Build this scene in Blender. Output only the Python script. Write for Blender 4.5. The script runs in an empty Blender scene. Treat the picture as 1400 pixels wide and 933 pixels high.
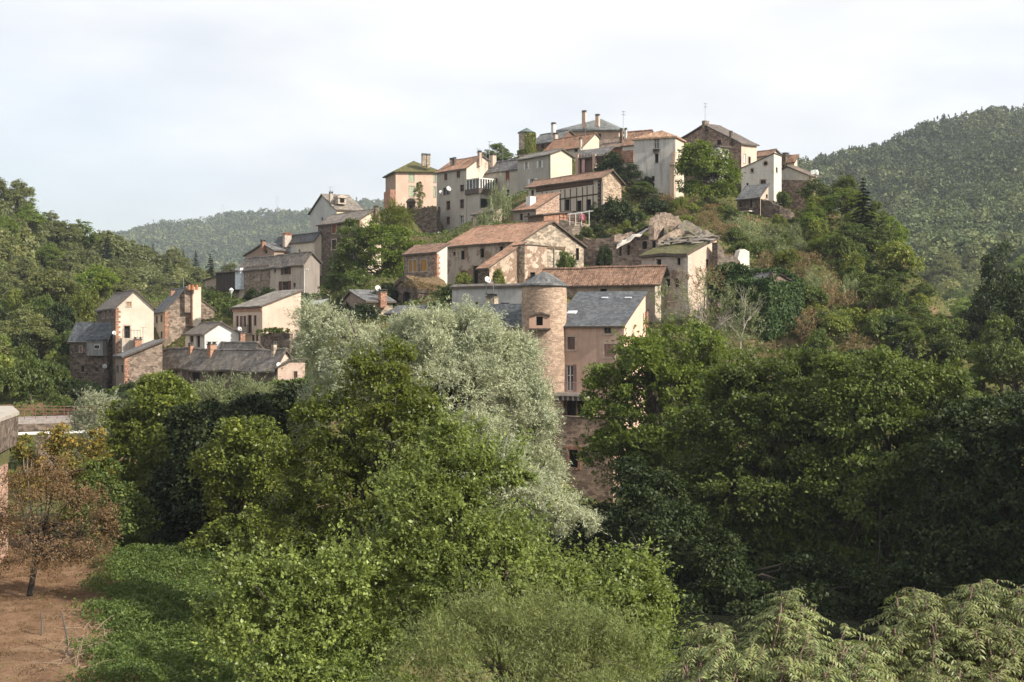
import bpy, math, random
import numpy as np
from mathutils import Vector, Matrix
from mathutils.geometry import delaunay_2d_cdt
from mathutils import noise as mnoise

random.seed(7)
SC = bpy.context.scene
COL = SC.collection
F = 1923.0                      # focal length in photograph pixels, camera at the world origin looking along +Y


def ray(px, py):
    return Vector(((px - 700.0) / F, 1.0, (466.0 - py) / F))


def P(px, py, Y):
    return ray(px, py) * Y


# ------------------------------------------------------------------ object helpers
def tag(o, label=None, cat=None, group=None, kind=None):
    if label: o['label'] = label
    if cat: o['category'] = cat
    if group: o['group'] = group
    if kind: o['kind'] = kind
    return o


def empty(name, loc, rz=0.0, label=None, cat=None, group=None):
    o = bpy.data.objects.new(name, None)
    COL.objects.link(o)
    o.location = loc
    o.rotation_euler = (0, 0, rz)
    o.empty_display_size = 0.5
    return tag(o, label, cat, group)


class MB:
    """collects polygons; build() links them as one mesh object with metre UVs"""
    def __init__(s):
        s.v = []; s.f = []; s.m = []

    def poly(s, pts, mat=0):
        i = len(s.v)
        s.v += [Vector(p) for p in pts]
        s.f.append(tuple(range(i, i + len(pts)))); s.m.append(mat)

    def hexa(s, a, mat=0):
        """8 points: bottom ring 0-3, top ring 4-7"""
        i = len(s.v)
        s.v += [Vector(p) for p in a]
        for q in ((3, 2, 1, 0), (4, 5, 6, 7), (0, 1, 5, 4), (1, 2, 6, 5), (2, 3, 7, 6), (3, 0, 4, 7)):
            s.f.append(tuple(i + k for k in q)); s.m.append(mat)

    def box(s, x0, x1, y0, y1, z0, z1, mat=0):
        s.hexa([(x0, y0, z0), (x1, y0, z0), (x1, y1, z0), (x0, y1, z0),
                (x0, y0, z1), (x1, y0, z1), (x1, y1, z1), (x0, y1, z1)], mat)

    def obox(s, c, ax, ay, az, mat=0):
        c = Vector(c)
        pts = []
        for z in (-1, 1):
            for x, y in ((-1, -1), (1, -1), (1, 1), (-1, 1)):
                pts.append(c + ax * x + ay * y + az * z)
        s.hexa(pts, mat)

    def tube(s, pts, rad, n=6, mat=0, cap=True):
        pts = [Vector(p) for p in pts]
        i0 = len(s.v)
        for k, p in enumerate(pts):
            d = (pts[min(k + 1, len(pts) - 1)] - pts[max(k - 1, 0)])
            if d.length < 1e-6: d = Vector((0, 0, 1))
            d.normalize()
            a = d.cross(Vector((0.31, 0.95, 0.05)))
            if a.length < 0.1: a = d.cross(Vector((1, 0, 0)))
            a.normalize(); b = d.cross(a)
            r = rad[k] if hasattr(rad, '__len__') else rad
            for j in range(n):
                t = 2 * math.pi * j / n
                s.v.append(p + a * (r * math.cos(t)) + b * (r * math.sin(t)))
        for k in range(len(pts) - 1):
            for j in range(n):
                q = i0 + k * n
                s.f.append((q + j, q + (j + 1) % n, q + n + (j + 1) % n, q + n + j)); s.m.append(mat)
        if cap:
            s.f.append(tuple(i0 + j for j in range(n))[::-1]); s.m.append(mat)
            q = i0 + (len(pts) - 1) * n
            s.f.append(tuple(q + j for j in range(n))); s.m.append(mat)

    def lathe(s, prof, n=24, c=(0, 0, 0), mat=0):
        """profile of (radius, z)"""
        i0 = len(s.v)
        for r, z in prof:
            for j in range(n):
                t = 2 * math.pi * j / n
                s.v.append(Vector((c[0] + r * math.cos(t), c[1] + r * math.sin(t), c[2] + z)))
        for k in range(len(prof) - 1):
            for j in range(n):
                q = i0 + k * n
                s.f.append((q + j, q + (j + 1) % n, q + n + (j + 1) % n, q + n + j)); s.m.append(mat)

    def build(s, name, mats, parent=None, smooth=False, cyl=0.0):
        me = bpy.data.meshes.new(name)
        me.from_pydata([tuple(p) for p in s.v], [], s.f)
        if not isinstance(mats, (list, tuple)): mats = [mats]
        for m in mats: me.materials.append(m)
        me.polygons.foreach_set('material_index', s.m)
        me.update()
        uv = me.uv_layers.new(name='UVMap')
        buf = np.zeros(len(me.loops) * 2, dtype=np.float32)
        for p in me.polygons:
            n = p.normal
            if abs(n.z) > 0.97:
                t = Vector((1, 0, 0)); b = Vector((0, 1, 0))
            else:
                t = Vector((0, 0, 1)).cross(n)
                if t.length < 1e-5: t = Vector((1, 0, 0))
                t.normalize(); b = n.cross(t)
            for li in p.loop_indices:
                co = me.vertices[me.loops[li].vertex_index].co
                buf[2 * li] = co.dot(t); buf[2 * li + 1] = co.dot(b)
            if cyl:                          # round towers: unrolled
                a0 = math.atan2(p.center.y, p.center.x)
                for li in p.loop_indices:
                    co = me.vertices[me.loops[li].vertex_index].co; a = math.atan2(co.y, co.x)
                    a += 2 * math.pi * round((a0 - a) / (2 * math.pi)); buf[2 * li] = a * cyl; buf[2 * li + 1] = co.z
        uv.data.foreach_set('uv', buf)
        if smooth:
            me.polygons.foreach_set('use_smooth', [True] * len(me.polygons))
        o = bpy.data.objects.new(name, me)
        COL.objects.link(o)
        if parent: o.parent = parent
        return o


# ------------------------------------------------------------------ materials
class NT:
    def __init__(s, name):
        s.mat = bpy.data.materials.new(name)
        s.mat.use_nodes = True
        s.t = s.mat.node_tree
        s.t.nodes.clear()
        s.out = s.n('ShaderNodeOutputMaterial')

    def n(s, typ, **kw):
        nd = s.t.nodes.new(typ)
        for k, v in kw.items():
            if k.startswith('i_'):
                nd.inputs[k[2:].replace('_', ' ')].default_value = v
            else:
                setattr(nd, k, v)
        return nd

    def l(s, a, b):
        s.t.links.new(a, b)

    def noise(s, vec, scale, detail=4, rough=0.6):
        nd = s.n('ShaderNodeTexNoise')
        nd.inputs['Scale'].default_value = scale
        nd.inputs['Detail'].default_value = detail
        nd.inputs['Roughness'].default_value = rough
        s.l(vec, nd.inputs['Vector'])
        return nd.outputs['Fac']

    def ramp(s, fac, stops):
        nd = s.n('ShaderNodeValToRGB')
        e = nd.color_ramp.elements
        while len(e) < len(stops): e.new(0.5)
        for k, (p, c) in enumerate(stops):
            e[k].position = p
            e[k].color = (c[0], c[1], c[2], 1) if hasattr(c, '__len__') else (c, c, c, 1)
        s.l(fac, nd.inputs['Fac'])
        return nd.outputs['Color']

    def mix(s, fac, a, b, mode='MIX'):
        nd = s.n('ShaderNodeMix', data_type='RGBA', blend_type=mode)
        for inp, val in ((nd.inputs['Factor'], fac), (nd.inputs['A'], a), (nd.inputs['B'], b)):
            pass
        for idx, val in ((0, fac), (6, a), (7, b)):
            if hasattr(val, 'links'):
                s.l(val, nd.inputs[idx])
            elif hasattr(val, '__len__'):
                nd.inputs[idx].default_value = (val[0], val[1], val[2], 1)
            else:
                nd.inputs[idx].default_value = val
        return nd.outputs[2]

    def mapv(s, vec, scale):
        nd = s.n('ShaderNodeMapping')
        nd.inputs['Scale'].default_value = scale
        s.l(vec, nd.inputs['Vector'])
        return nd.outputs[0]

    def cells(s, col, vec, sx, sy, lo, hi):
        """every stone or tile its own tone"""
        v = s.n('ShaderNodeTexVoronoi'); v.inputs['Scale'].default_value = 1; v.inputs['Randomness'].default_value = .85
        s.l(s.mapv(vec, (1 / sx, 1 / sy, 1)), v.inputs['Vector'])
        sp = s.n('ShaderNodeSeparateColor'); s.l(v.outputs['Color'], sp.inputs[0])
        return s.mix(1.0, col, s.ramp(sp.outputs[0], [(0.0, lo), (.45, (lo + hi) / 2 * .92), (1.0, hi)]), 'MULTIPLY')

    def coords(s):
        tc = s.n('ShaderNodeTexCoord')
        oi = s.n('ShaderNodeObjectInfo')
        add = s.n('ShaderNodeVectorMath', operation='ADD')
        mul = s.n('ShaderNodeMath', operation='MULTIPLY')
        mul.inputs[1].default_value = 57.0
        s.l(oi.outputs['Random'], mul.inputs[0])
        s.l(tc.outputs['Object'], add.inputs[0]); s.l(mul.outputs[0], add.inputs[1])
        return add.outputs[0], tc.outputs['UV']

    def finish(s, col, rough=0.9, bump=None, bstr=0.3, bdist=0.05, spec=0.3, metal=0.0):
        b = s.n('ShaderNodeBsdfPrincipled')
        if hasattr(col, 'links'): s.l(col, b.inputs['Base Color'])
        else: b.inputs['Base Color'].default_value = (col[0], col[1], col[2], 1)
        b.inputs['Roughness'].default_value = rough
        b.inputs['Specular IOR Level'].default_value = spec
        b.inputs['Metallic'].default_value = metal
        if bump is not None:
            bn = s.n('ShaderNodeBump')
            bn.inputs['Strength'].default_value = bstr
            bn.inputs['Distance'].default_value = bdist
            s.l(bump, bn.inputs['Height']); s.l(bn.outputs[0], b.inputs['Normal'])
        s.l(b.outputs[0], s.out.inputs['Surface'])
        return s.mat


_MC = {}


def cached(fn):
    def w(*a, **k):
        key = (fn.__name__, a, tuple(sorted(k.items())))
        if key not in _MC: _MC[key] = fn(*a, **k)
        return _MC[key]
    return w


def sc_(c, k): return tuple(min(1, x * k) for x in c)


@cached
def plaster(c, dirt=0.35, expose=0.0):
    m = NT('plaster'); ob, uv = m.coords()
    big = m.noise(ob, 0.35, 5); mid = m.noise(ob, 2.2, 6, .7); fine = m.noise(ob, 14, 3)
    col = m.mix(m.ramp(big, [(.35, 0.0), (.68, 1.0)]), sc_(c, .84), sc_(c, 1.08))
    col = m.mix(m.ramp(mid, [(.45, 0.0), (.75, .45)]), col, sc_((c[0], c[1] * .93, c[2] * .84), .7))
    st = m.noise(m.mapv(ob, (1.6, 1.6, .16)), 1.3, 5, .65)          # rain streaks
    col = m.mix(m.ramp(st, [(.48, 0.0), (.70, min(1, dirt * 1.25))]), col, (c[0] * .42, c[1] * .40, c[2] * .37))
    if expose > 0:                                                 # patches where the render has fallen off the stone
        pa = m.noise(ob, .55, 6, .7)
        stone_c = m.ramp(m.noise(ob, 5, 4), [(.3, (.16, .105, .075)), (.7, (.33, .23, .165))])
        col = m.mix(m.ramp(pa, [(.60 - expose * .25, 0.0), (.63 - expose * .25, 1.0)]), col, stone_c)
    col = m.mix(m.ramp(fine, [(.3, 0.0), (.8, .14)]), col, sc_(c, .6))
    return m.finish(col, .95, m.noise(ob, 9, 5), .35, .04, .15)


@cached
def stone(c1, c2, mortar=(.33, .28, .22), sx=.62, sy=.30, k=.44):
    m = NT('masonry'); ob, uv = m.coords()
    nz = m.n('ShaderNodeTexNoise'); nz.inputs['Scale'].default_value = 1.7; nz.inputs['Detail'].default_value = 3
    m.l(uv, nz.inputs['Vector'])
    sub = m.n('ShaderNodeVectorMath', operation='SCALE'); sub.inputs['Scale'].default_value = .28
    m.l(nz.outputs['Color'], sub.inputs[0])
    add = m.n('ShaderNodeVectorMath', operation='ADD'); m.l(uv, add.inputs[0]); m.l(sub.outputs[0], add.inputs[1])
    br = m.n('ShaderNodeTexBrick')
    br.inputs['Scale'].default_value = 1; br.inputs['Brick Width'].default_value = sx
    br.inputs['Row Height'].default_value = sy; br.inputs['Mortar Size'].default_value = .022
    br.inputs['Mortar Smooth'].default_value = .35; br.inputs['Bias'].default_value = -.1
    br.offset_frequency = 2; br.squash = .7; br.squash_frequency = 3
    br.inputs['Color1'].default_value = (*c1, 1); br.inputs['Color2'].default_value = (*c2, 1)
    br.inputs['Mortar'].default_value = (*mortar, 1)
    m.l(add.outputs[0], br.inputs['Vector'])
    col = br.outputs['Color']
    col = m.mix(m.ramp(m.noise(ob, .45, 5), [(.35, 0.0), (.7, .55)]), col, sc_(c1, .55))
    col = m.mix(m.ramp(m.noise(ob, 3.2, 5, .75), [(.42, 0.0), (.7, .6)]), col, sc_(mortar, .9))
    col = m.mix(m.ramp(m.noise(ob, 7.0, 3), [(.5, 0.0), (.7, .5)]), col, sc_(c2, 1.35))
    col = m.cells(col, add.outputs[0], sx * .8, sy * .85, 1 - k, 1 + k)
    b2 = m.n('ShaderNodeMath', operation='MULTIPLY_ADD')
    m.l(br.outputs['Fac'], b2.inputs[0]); b2.inputs[1].default_value = -1.0; m.l(m.noise(ob, 6, 4), b2.inputs[2])
    return m.finish(col, .95, b2.outputs[0], .6, .08, .15)


@cached
def slate(c, w=.34, h=.22, moss=0.0, var=.35):
    m = NT('slate'); ob, uv = m.coords()
    br = m.n('ShaderNodeTexBrick')
    br.inputs['Scale'].default_value = 1; br.inputs['Brick Width'].default_value = w
    br.inputs['Row Height'].default_value = h; br.inputs['Mortar Size'].default_value = .014
    br.inputs['Mortar Smooth'].default_value = .2
    br.inputs['Color1'].default_value = (*sc_(c, 1 - var), 1); br.inputs['Color2'].default_value = (*sc_(c, 1 + var), 1)
    br.inputs['Mortar'].default_value = (*sc_(c, .35), 1)
    m.l(uv, br.inputs['Vector'])
    col = m.mix(m.ramp(m.noise(ob, .6, 5), [(.35, 0.0), (.7, .5)]), br.outputs['Color'], sc_((c[0] * 1.15, c[1] * 1.08, c[2] * .9), 1.25))
    col = m.mix(m.ramp(m.noise(ob, 3.5, 5, .7), [(.5, 0.0), (.75, .5)]), col, sc_(c, .5))
    col = m.cells(col, uv, w * 1.0, h * 1.2, .66, 1.36)
    if moss > 0:
        mc = m.ramp(m.noise(ob, 2.5, 5), [(.35, (.035, .04, .012)), (.6, (.13, .115, .03)), (.75, (.20, .14, .06))])
        col = m.mix(m.ramp(m.noise(ob, .9, 6, .65), [(.62 - moss * .4, 0.0), (.74 - moss * .4, .92)]), col, mc)
    b2 = m.n('ShaderNodeMath', operation='MULTIPLY_ADD')
    m.l(br.outputs['Fac'], b2.inputs[0]); b2.inputs[1].default_value = -1.0; m.l(m.noise(ob, 5, 4), b2.inputs[2])
    return m.finish(col, .72, b2.outputs[0], .4, .04, .3)


@cached
def tiles(c1, c2, age=.4):
    m = NT('clay_tiles'); ob, uv = m.coords()
    br = m.n('ShaderNodeTexBrick')
    br.inputs['Scale'].default_value = 1; br.inputs['Brick Width'].default_value = .24
    br.inputs['Row Height'].default_value = .42; br.inputs['Mortar Size'].default_value = .025
    br.inputs['Mortar Smooth'].default_value = .5; br.offset = 0.0
    br.inputs['Color1'].default_value = (*c1, 1); br.inputs['Color2'].default_value = (*c2, 1)
    br.inputs['Mortar'].default_value = (*sc_(c1, .4), 1)
    m.l(uv, br.inputs['Vector'])
    col = m.mix(m.ramp(m.noise(ob, .8, 5), [(.4, 0.0), (.72, age)]), br.outputs['Color'], (.17, .12, .085))
    col = m.mix(m.ramp(m.noise(ob, 4.0, 4, .7), [(.5, 0.0), (.72, .5)]), col, sc_(c2, 1.3))
    col = m.cells(col, uv, .3, .45, .66, 1.36)
    wv = m.n('ShaderNodeTexWave', wave_type='BANDS', bands_direction='X', wave_profile='SIN')
    wv.inputs['Scale'].default_value = 2 * math.pi / .24 / 6.2832 * .314159 * 3.1831   # one crest per tile
    m.l(uv, wv.inputs['Vector'])
    return m.finish(col, .85, wv.outputs['Fac'], .7, .06, .2)


@cached
def flat(name, c, rough=.7, metal=0.0, var=.25):
    m = NT(name); ob, uv = m.coords()
    col = m.mix(m.ramp(m.noise(ob, 3.0, 5), [(.35, 0.0), (.7, 1.0)]), sc_(c, 1 - var), sc_(c, 1 + var))
    return m.finish(col, rough, m.noise(ob, 12, 3), .12, .02, .3, metal)


@cached
def wood(c):
    m = NT('wood_boards'); ob, uv = m.coords()
    g = m.noise(m.mapv(ob, (9, 9, .7)), 1.0, 4)
    col = m.ramp(g, [(.3, sc_(c, .55)), (.7, sc_(c, 1.25))])
    return m.finish(col, .85, g, .3, .03, .2)


@cached
def glass():
    m = NT('window_glass'); ob, uv = m.coords()
    return m.finish(m.ramp(m.noise(ob, 1.5, 2), [(.3, (.012, .013, .015)), (.7, (.05, .05, .055))]), .12, spec=.6)


@cached
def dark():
    return flat('interior_shade', (.012, .011, .010), .95)  # near-black colour stands in for the shade inside openings


WHITE = (.66, .65, .62)
CREAM = (.68, .60, .47)
PALE = (.60, .56, .49)
GREYP = (.45, .41, .35)
PINK = (.55, .37, .28)
BROWNSHUT = (.10, .045, .03)
REDSHUT = (.20, .06, .045)


def st_brown(): return stone((.19, .138, .105), (.27, .205, .16), (.33, .275, .22))
def st_dark(): return stone((.105, .078, .062), (.17, .128, .10), (.19, .155, .125))
def st_red(): return stone((.25, .15, .105), (.33, .215, .155), (.37, .28, .215))
def st_pale(): return stone((.33, .265, .20), (.42, .345, .265), (.47, .40, .315))


def sl_grey(): return slate((.125, .125, .130))
def sl_blue(): return slate((.085, .093, .105))
def sl_brown(): return slate((.145, .120, .100), .45, .3)
def sl_moss(): return slate((.10, .095, .085), .45, .3, moss=.75)
def tl_red(): return tiles((.37, .20, .125), (.46, .275, .185), .45)
def tl_old(): return tiles((.30, .17, .115), (.38, .235, .16), .7)
def tl_brown(): return tiles((.235, .135, .095), (.30, .185, .135), .6)


# ------------------------------------------------------------------ terrain: heights from known ground points
G = []


def gp(px, py, Y): p = P(px, py, Y); G.append((p.x, p.y, p.z))


for a in ((100, 533, 172), (160, 543, 165), (250, 535, 158), (380, 555, 146), (310, 545, 150), (330, 490, 164), (420, 425, 185), (355, 425, 214),
          (300, 432, 222), (500, 440, 160), (470, 408, 200), (440, 395, 222), (500, 408, 214), (560, 425, 165), (600, 400, 166), (650, 400, 165),
          (700, 400, 160), (725, 585, 119), (800, 660, 122), (850, 650, 123), (770, 702, 113), (800, 706, 113), (765, 692, 116), (830, 700, 115), (900, 450, 148),
          (960, 430, 152), (800, 400, 166), (812, 380, 174), (832, 378, 174), (815, 322, 192), (842, 318, 190), (700, 308, 196), (620, 338, 238), (570, 322, 232), (570, 286, 250),
          (690, 296, 234), (750, 262, 226), (850, 296, 198), (880, 266, 212), (800, 244, 235), (800, 214, 252), (762, 206, 262),
          (950, 286, 206), (1000, 296, 205), (1060, 310, 206), (1110, 290, 222), (1000, 362, 165), (1050, 405, 150),
          (1080, 486, 134), (1000, 490, 130), (1150, 340, 186), (1200, 372, 180), (1250, 428, 170), (1300, 492, 165),
          (1350, 530, 160), (1150, 460, 140), (1200, 528, 125), (1290, 560, 122), (930, 320, 180), (900, 312, 185), (1100, 360, 168),
          (1010, 240, 238), (960, 250, 236), (1135, 305, 205), (720, 470, 135), (560, 520, 130), (450, 520, 135), (640, 560, 122),
          (200, 560, 140), (60, 585, 135), (870, 300, 195), (740, 400, 163), (640, 330, 205), (510, 380, 190)):
    gp(*a)
G += [(-60, 290, 2), (0, 300, 24), (45, 295, 20), (-25, 290, 20), (75, 260, 2), (95, 220, -8), (-110, 260, -9), (-95, 180, -10), (-60, 330, -8), (20, 335, -5), (80, 320, -10),
      (70, 212, -7), (76, 235, -9), (70, 188, -10), (68, 262, -3), (85, 240, -13), (90, 205, -14), (62, 170, -8), (60, 150, -11), (120, 200, -14), (110, 150, -15), (90, 110, -15), (60, 95, -15), (35, 95, -14.5), (18, 100, -15), (45, 115, -12),
      (-50, 120, -11), (-70, 120, -10), (-60, 90, -11.5), (-45, 60, -12), (-30, 60, -12), (-20, 62, -12), (-25, 48, -12), (-40, 45, -12), (-17, 50, -12), (-20, 75, -12), (-30, 80, -12),
      (-30, 100, -12), (-15, 95, -14), (-12, 60, -12.6), (-10, 75, -13.2), (-8, 50, -13.3), (-5, 88, -16.5), (-1, 60, -15.5), (0, 45, -15), (6, 75, -17.3), (10, 60, -17.3), (8, 100, -17.2), (-2, 105, -16.8),
      (14, 85, -17.3), (14, 45, -17), (24, 70, -16.4), (30, 50, -15.5), (12, 25, -15.5), (0, 20, -14), (-12, 25, -12.5), (-40, 20, -10), (40, 30, -13), (60, 60, -13), (80, 70, -12), (100, 60, -8), (0, 0, -13),
      (-80, 50, -9), (-120, 100, -9), (-130, 200, -12), (120, 20, -5), (140, 100, -12), (30, 0, -12), (-30, 0, -10)]
GA = np.array(G)


def H(x, y):
    x = np.atleast_1d(np.asarray(x, float)); y = np.atleast_1d(np.asarray(y, float))
    d2 = (x[:, None] - GA[None, :, 0]) ** 2 + (y[:, None] - GA[None, :, 1]) ** 2
    w = 1.0 / (d2 + 9.0) ** 2.0
    return (w * GA[None, :, 2]).sum(1) / w.sum(1)


def h1(x, y): return float(H(x, y)[0])


# ------------------------------------------------------------------ houses
def sag(x, y, z, k):
    return z + k * mnoise.noise(Vector((x * .35 + 11.3, y * .35 - 4.1, z * .11)))


class House:
    def __init__(s, name, label, cx, Y, th, base, Lend=None, Rend=None, Rp=None, Lp=None, wl=None, wr=None, roof=None,
                 rh=.22, ov=(.35, .3), hip=None, wins=(), deep=3.0, cat='house', group=None, sagk=.10, amin=2.0, amax=30.0, soffit=None):
        s.th = math.radians(th); s.c, s.s_ = math.cos(s.th), math.sin(s.th)
        p = P(cx, base, Y)
        s.O = p; s.zb = p.z
        s.root = empty(name, p, s.th, label, cat, group)
        main, other = ('R', Lend) if Rp else ('L', Rend)
        prof = [s.fp(x, y, main) for x, y in (Rp or Lp)]
        prof.sort(key=lambda q: q[0])
        prof[0] = (0.0, prof[0][1])
        prof = [(min(max(u, 0), amax), z) for u, z in prof]
        s.S = prof[-1][0]
        s.T = min(max(s.fp(other, 300, 'L' if main == 'R' else 'R')[0], amin), amax)
        s.main = main; s.prof = prof
        s.a = s.T if main == 'R' else s.S            # extent along local y
        s.b = s.S if main == 'R' else s.T            # extent along local x
        ez0, ez1 = prof[0][1], prof[-1][1]
        top = [(0, ez0), (s.S, ez1)] if hip else prof
        opens = {'R': [], 'L': []}
        s.wins = []
        for w in wins:
            f, px, py, pw, ph, st = w[:6]
            colr = w[6] if len(w) > 6 else None
            u0, z = s.fp(px - pw / 2, py, f); u1, _ = s.fp(px + pw / 2, py, f)
            _, za = s.fp(px, py + ph / 2, f); _, zt = s.fp(px, py - ph / 2, f)
            u0, u1 = min(u0, u1), max(u0, u1)
            lim = s.b if f == 'R' else s.a
            u0 = max(u0, .12); u1 = min(u1, lim - .12)
            if u1 - u0 < .15: continue
            if f != main: zt = min(zt, ez0 - .12)
            opens[f].append((u0, u1, za, zt)); s.wins.append((f, u0, u1, za, zt, st, colr))
        mb = MB()
        mm = {'L': 0, 'R': 1}
        side = 'L' if main == 'R' else 'R'
        s.face(mb, main, [(0, -deep)] + [(0, ez0)] + list(top[1:-1]) + [(s.S, ez1), (s.S, -deep)], opens[main], mm[main])
        s.face(mb, side, [(0, -deep), (0, ez0), (s.T, ez0), (s.T, -deep)], opens[side], mm[side])
        far = [(0, -deep)] + list(top) + [(s.S, -deep)]
        mb.poly([s.st(u, s.T, z) for u, z in far], mm[side])
        mb.poly([s.st(s.S, t, z) for t, z in ((0, -deep), (0, ez1), (s.T, ez1), (s.T, -deep))], mm[main])
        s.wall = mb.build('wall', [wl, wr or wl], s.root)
        for w in s.wins: s.window(*w)
        s.roof = None
        if roof is not None: s.make_roof(roof, rh, ov, hip, sagk)

    # ---- frames
    def st(s, u, t, z): return (u, t, z) if s.main == 'R' else (t, u, z)

    def loc(s, p):
        d = Vector(p) - s.O
        return Vector((d.x * s.c + d.y * s.s_, -d.x * s.s_ + d.y * s.c, d.z))

    def fp(s, px, py, f):
        d = ray(px, py)
        n = Vector((s.s_, -s.c, 0)) if f == 'R' else Vector((-s.c, -s.s_, 0))
        den = n.dot(d)
        if abs(den) < 1e-4: den = -1e-4
        t = n.dot(Vector((s.O.x, s.O.y, 0))) / den
        q = s.loc(d * t)
        return (q.x if f == 'R' else q.y, q.z)

    def fl(s, f, u, z, d=0.0):
        """local point on face f, d metres outwards"""
        return Vector((u, -d, z)) if f == 'R' else Vector((-d, u, z))

    def fbox(s, mb, f, u0, u1, z0, z1, d0, d1, mat=0):
        a = [s.fl(f, u, z, d) for d in (d0, d1) for u, z in ((u0, z0), (u1, z0), (u1, z1), (u0, z1))]
        mb.hexa(a, mat)

    def fbeam(s, mb, f, p0, p1, w, d=.05, mat=0):
        u0, z0 = s.fp(*p0, f); u1, z1 = s.fp(*p1, f)
        du, dz = u1 - u0, z1 - z0
        L = math.hypot(du, dz) or 1
        nu, nz = -dz / L * w / 2, du / L * w / 2
        q = [(u0 + nu, z0 + nz), (u1 + nu, z1 + nz), (u1 - nu, z1 - nz), (u0 - nu, z0 - nz)]
        mb.hexa([s.fl(f, u, z, .004) for u, z in q] + [s.fl(f, u, z, d) for u, z in q], mat)

    def face(s, mb, f, outline, rects, mat):
        vs = [Vector(p) for p in outline]; n = len(vs)
        ed = [(i, (i + 1) % n) for i in range(n)]
        for (u0, u1, z0, z1) in rects:
            k = len(vs)
            vs += [Vector((u0, z0)), Vector((u1, z0)), Vector((u1, z1)), Vector((u0, z1))]
            ed += [(k, k + 1), (k + 1, k + 2), (k + 2, k + 3), (k + 3, k)]
        r = delaunay_2d_cdt(vs, ed, [], 1, 1e-6)
        for t in r[2]:
            c = sum((r[0][i] for i in t), Vector((0, 0))) / len(t)
            if any(a < c.x < b and e < c.y < g for a, b, e, g in rects): continue
            mb.poly([s.fl(f, r[0][i].x, r[0][i].y) for i in t], mat)
        for (u0, u1, z0, z1) in rects:
            q = [(u0, z0), (u1, z0), (u1, z1), (u0, z1)]
            for i in range(4):
                a, b = q[i], q[(i + 1) % 4]
                mb.poly([s.fl(f, *a), s.fl(f, *b), s.fl(f, *b, -.3), s.fl(f, *a, -.3)], mat)

    def window(s, f, u0, u1, z0, z1, st, colr):
        name = 'door' if 'D' in st else 'window'
        m = MB()
        w = u1 - u0; h = z1 - z0
        if 'c' in st:                                   # closed shutters
            s.fbox(m, f, u0, u0 + w / 2 - .01, z0, z1, -.12, -.06); s.fbox(m, f, u0 + w / 2 + .01, u1, z0, z1, -.12, -.06)
            for k in range(1, 4):
                zz = z0 + h * k / 4
                s.fbox(m, f, u0 + .04, u1 - .04, zz - .04, zz + .04, -.06, -.04)
            o = m.build(name, wood(colr or BROWNSHUT), s.root)
        else:
            fr = flat('window_paint', (.66, .65, .62)) if 'g' in st else flat('window_paint', (.13, .08, .055))
            t = .07 if 'd' not in st else .05
            s.fbox(m, f, u0, u0 + t, z0, z1, -.26, -.16); s.fbox(m, f, u1 - t, u1, z0, z1, -.26, -.16)
            s.fbox(m, f, u0 + t, u1 - t, z0, z0 + t, -.26, -.16); s.fbox(m, f, u0 + t, u1 - t, z1 - t, z1, -.26, -.16)
            if 'd' not in st:
                s.fbox(m, f, (u0 + u1) / 2 - .045, (u0 + u1) / 2 + .045, z0 + t, z1 - t, -.255, -.15)
                if h > 1.0:
                    zz = z0 + h * .6
                    s.fbox(m, f, u0 + t, (u0 + u1) / 2 - .05, zz - .03, zz + .03, -.25, -.17)
                    s.fbox(m, f, (u0 + u1) / 2 + .05, u1 - t, zz - .03, zz + .03, -.25, -.17)
            o = m.build(name, fr if 'd' not in st else flat('old_frame', (.07, .055, .045)), s.root)
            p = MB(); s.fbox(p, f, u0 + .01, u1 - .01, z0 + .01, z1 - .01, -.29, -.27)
            p.build('pane', dark() if 'd' in st else glass(), o)  # open holes get a black board painted as the unlit room
        if 'o' in st:
            for a, b in ((u0 - w * .52, u0 - .02), (u1 + .02, u1 + w * .52)):
                sh = MB(); s.fbox(sh, f, a, b, z0 - .03, z1 + .03, .01, .06)
                for k in (1, 3): s.fbox(sh, f, a + .04, b - .04, z0 + h * k / 4 - .05, z0 + h * k / 4 + .05, .06, .085)
                sh.build('shutter', wood(colr or BROWNSHUT), o)
        if '+' in st or 'g' in st or 'c' in st:
            r = .16 if '+' in st else .09
            q = MB()
            s.fbox(q, f, u0 - r, u0, z0, z1, -.05, .03); s.fbox(q, f, u1, u1 + r, z0, z1, -.05, .03)
            s.fbox(q, f, u0 - r, u1 + r, z1, z1 + r * 1.1, -.05, .035); s.fbox(q, f, u0 - r, u1 + r, z0 - r, z0, -.05, .07)
            if 'o' not in st:
                q.build('surround', flat('dressed_stone', (.42, .33, .26) if '+' in st else (.40, .36, .31)), o)
        else:
            q = MB(); s.fbox(q, f, u0 - .08, u1 + .08, z0 - .1, z0, -.1, .06)
            q.build('sill', flat('sill_stone', (.30, .26, .22)), o)
        return o

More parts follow.
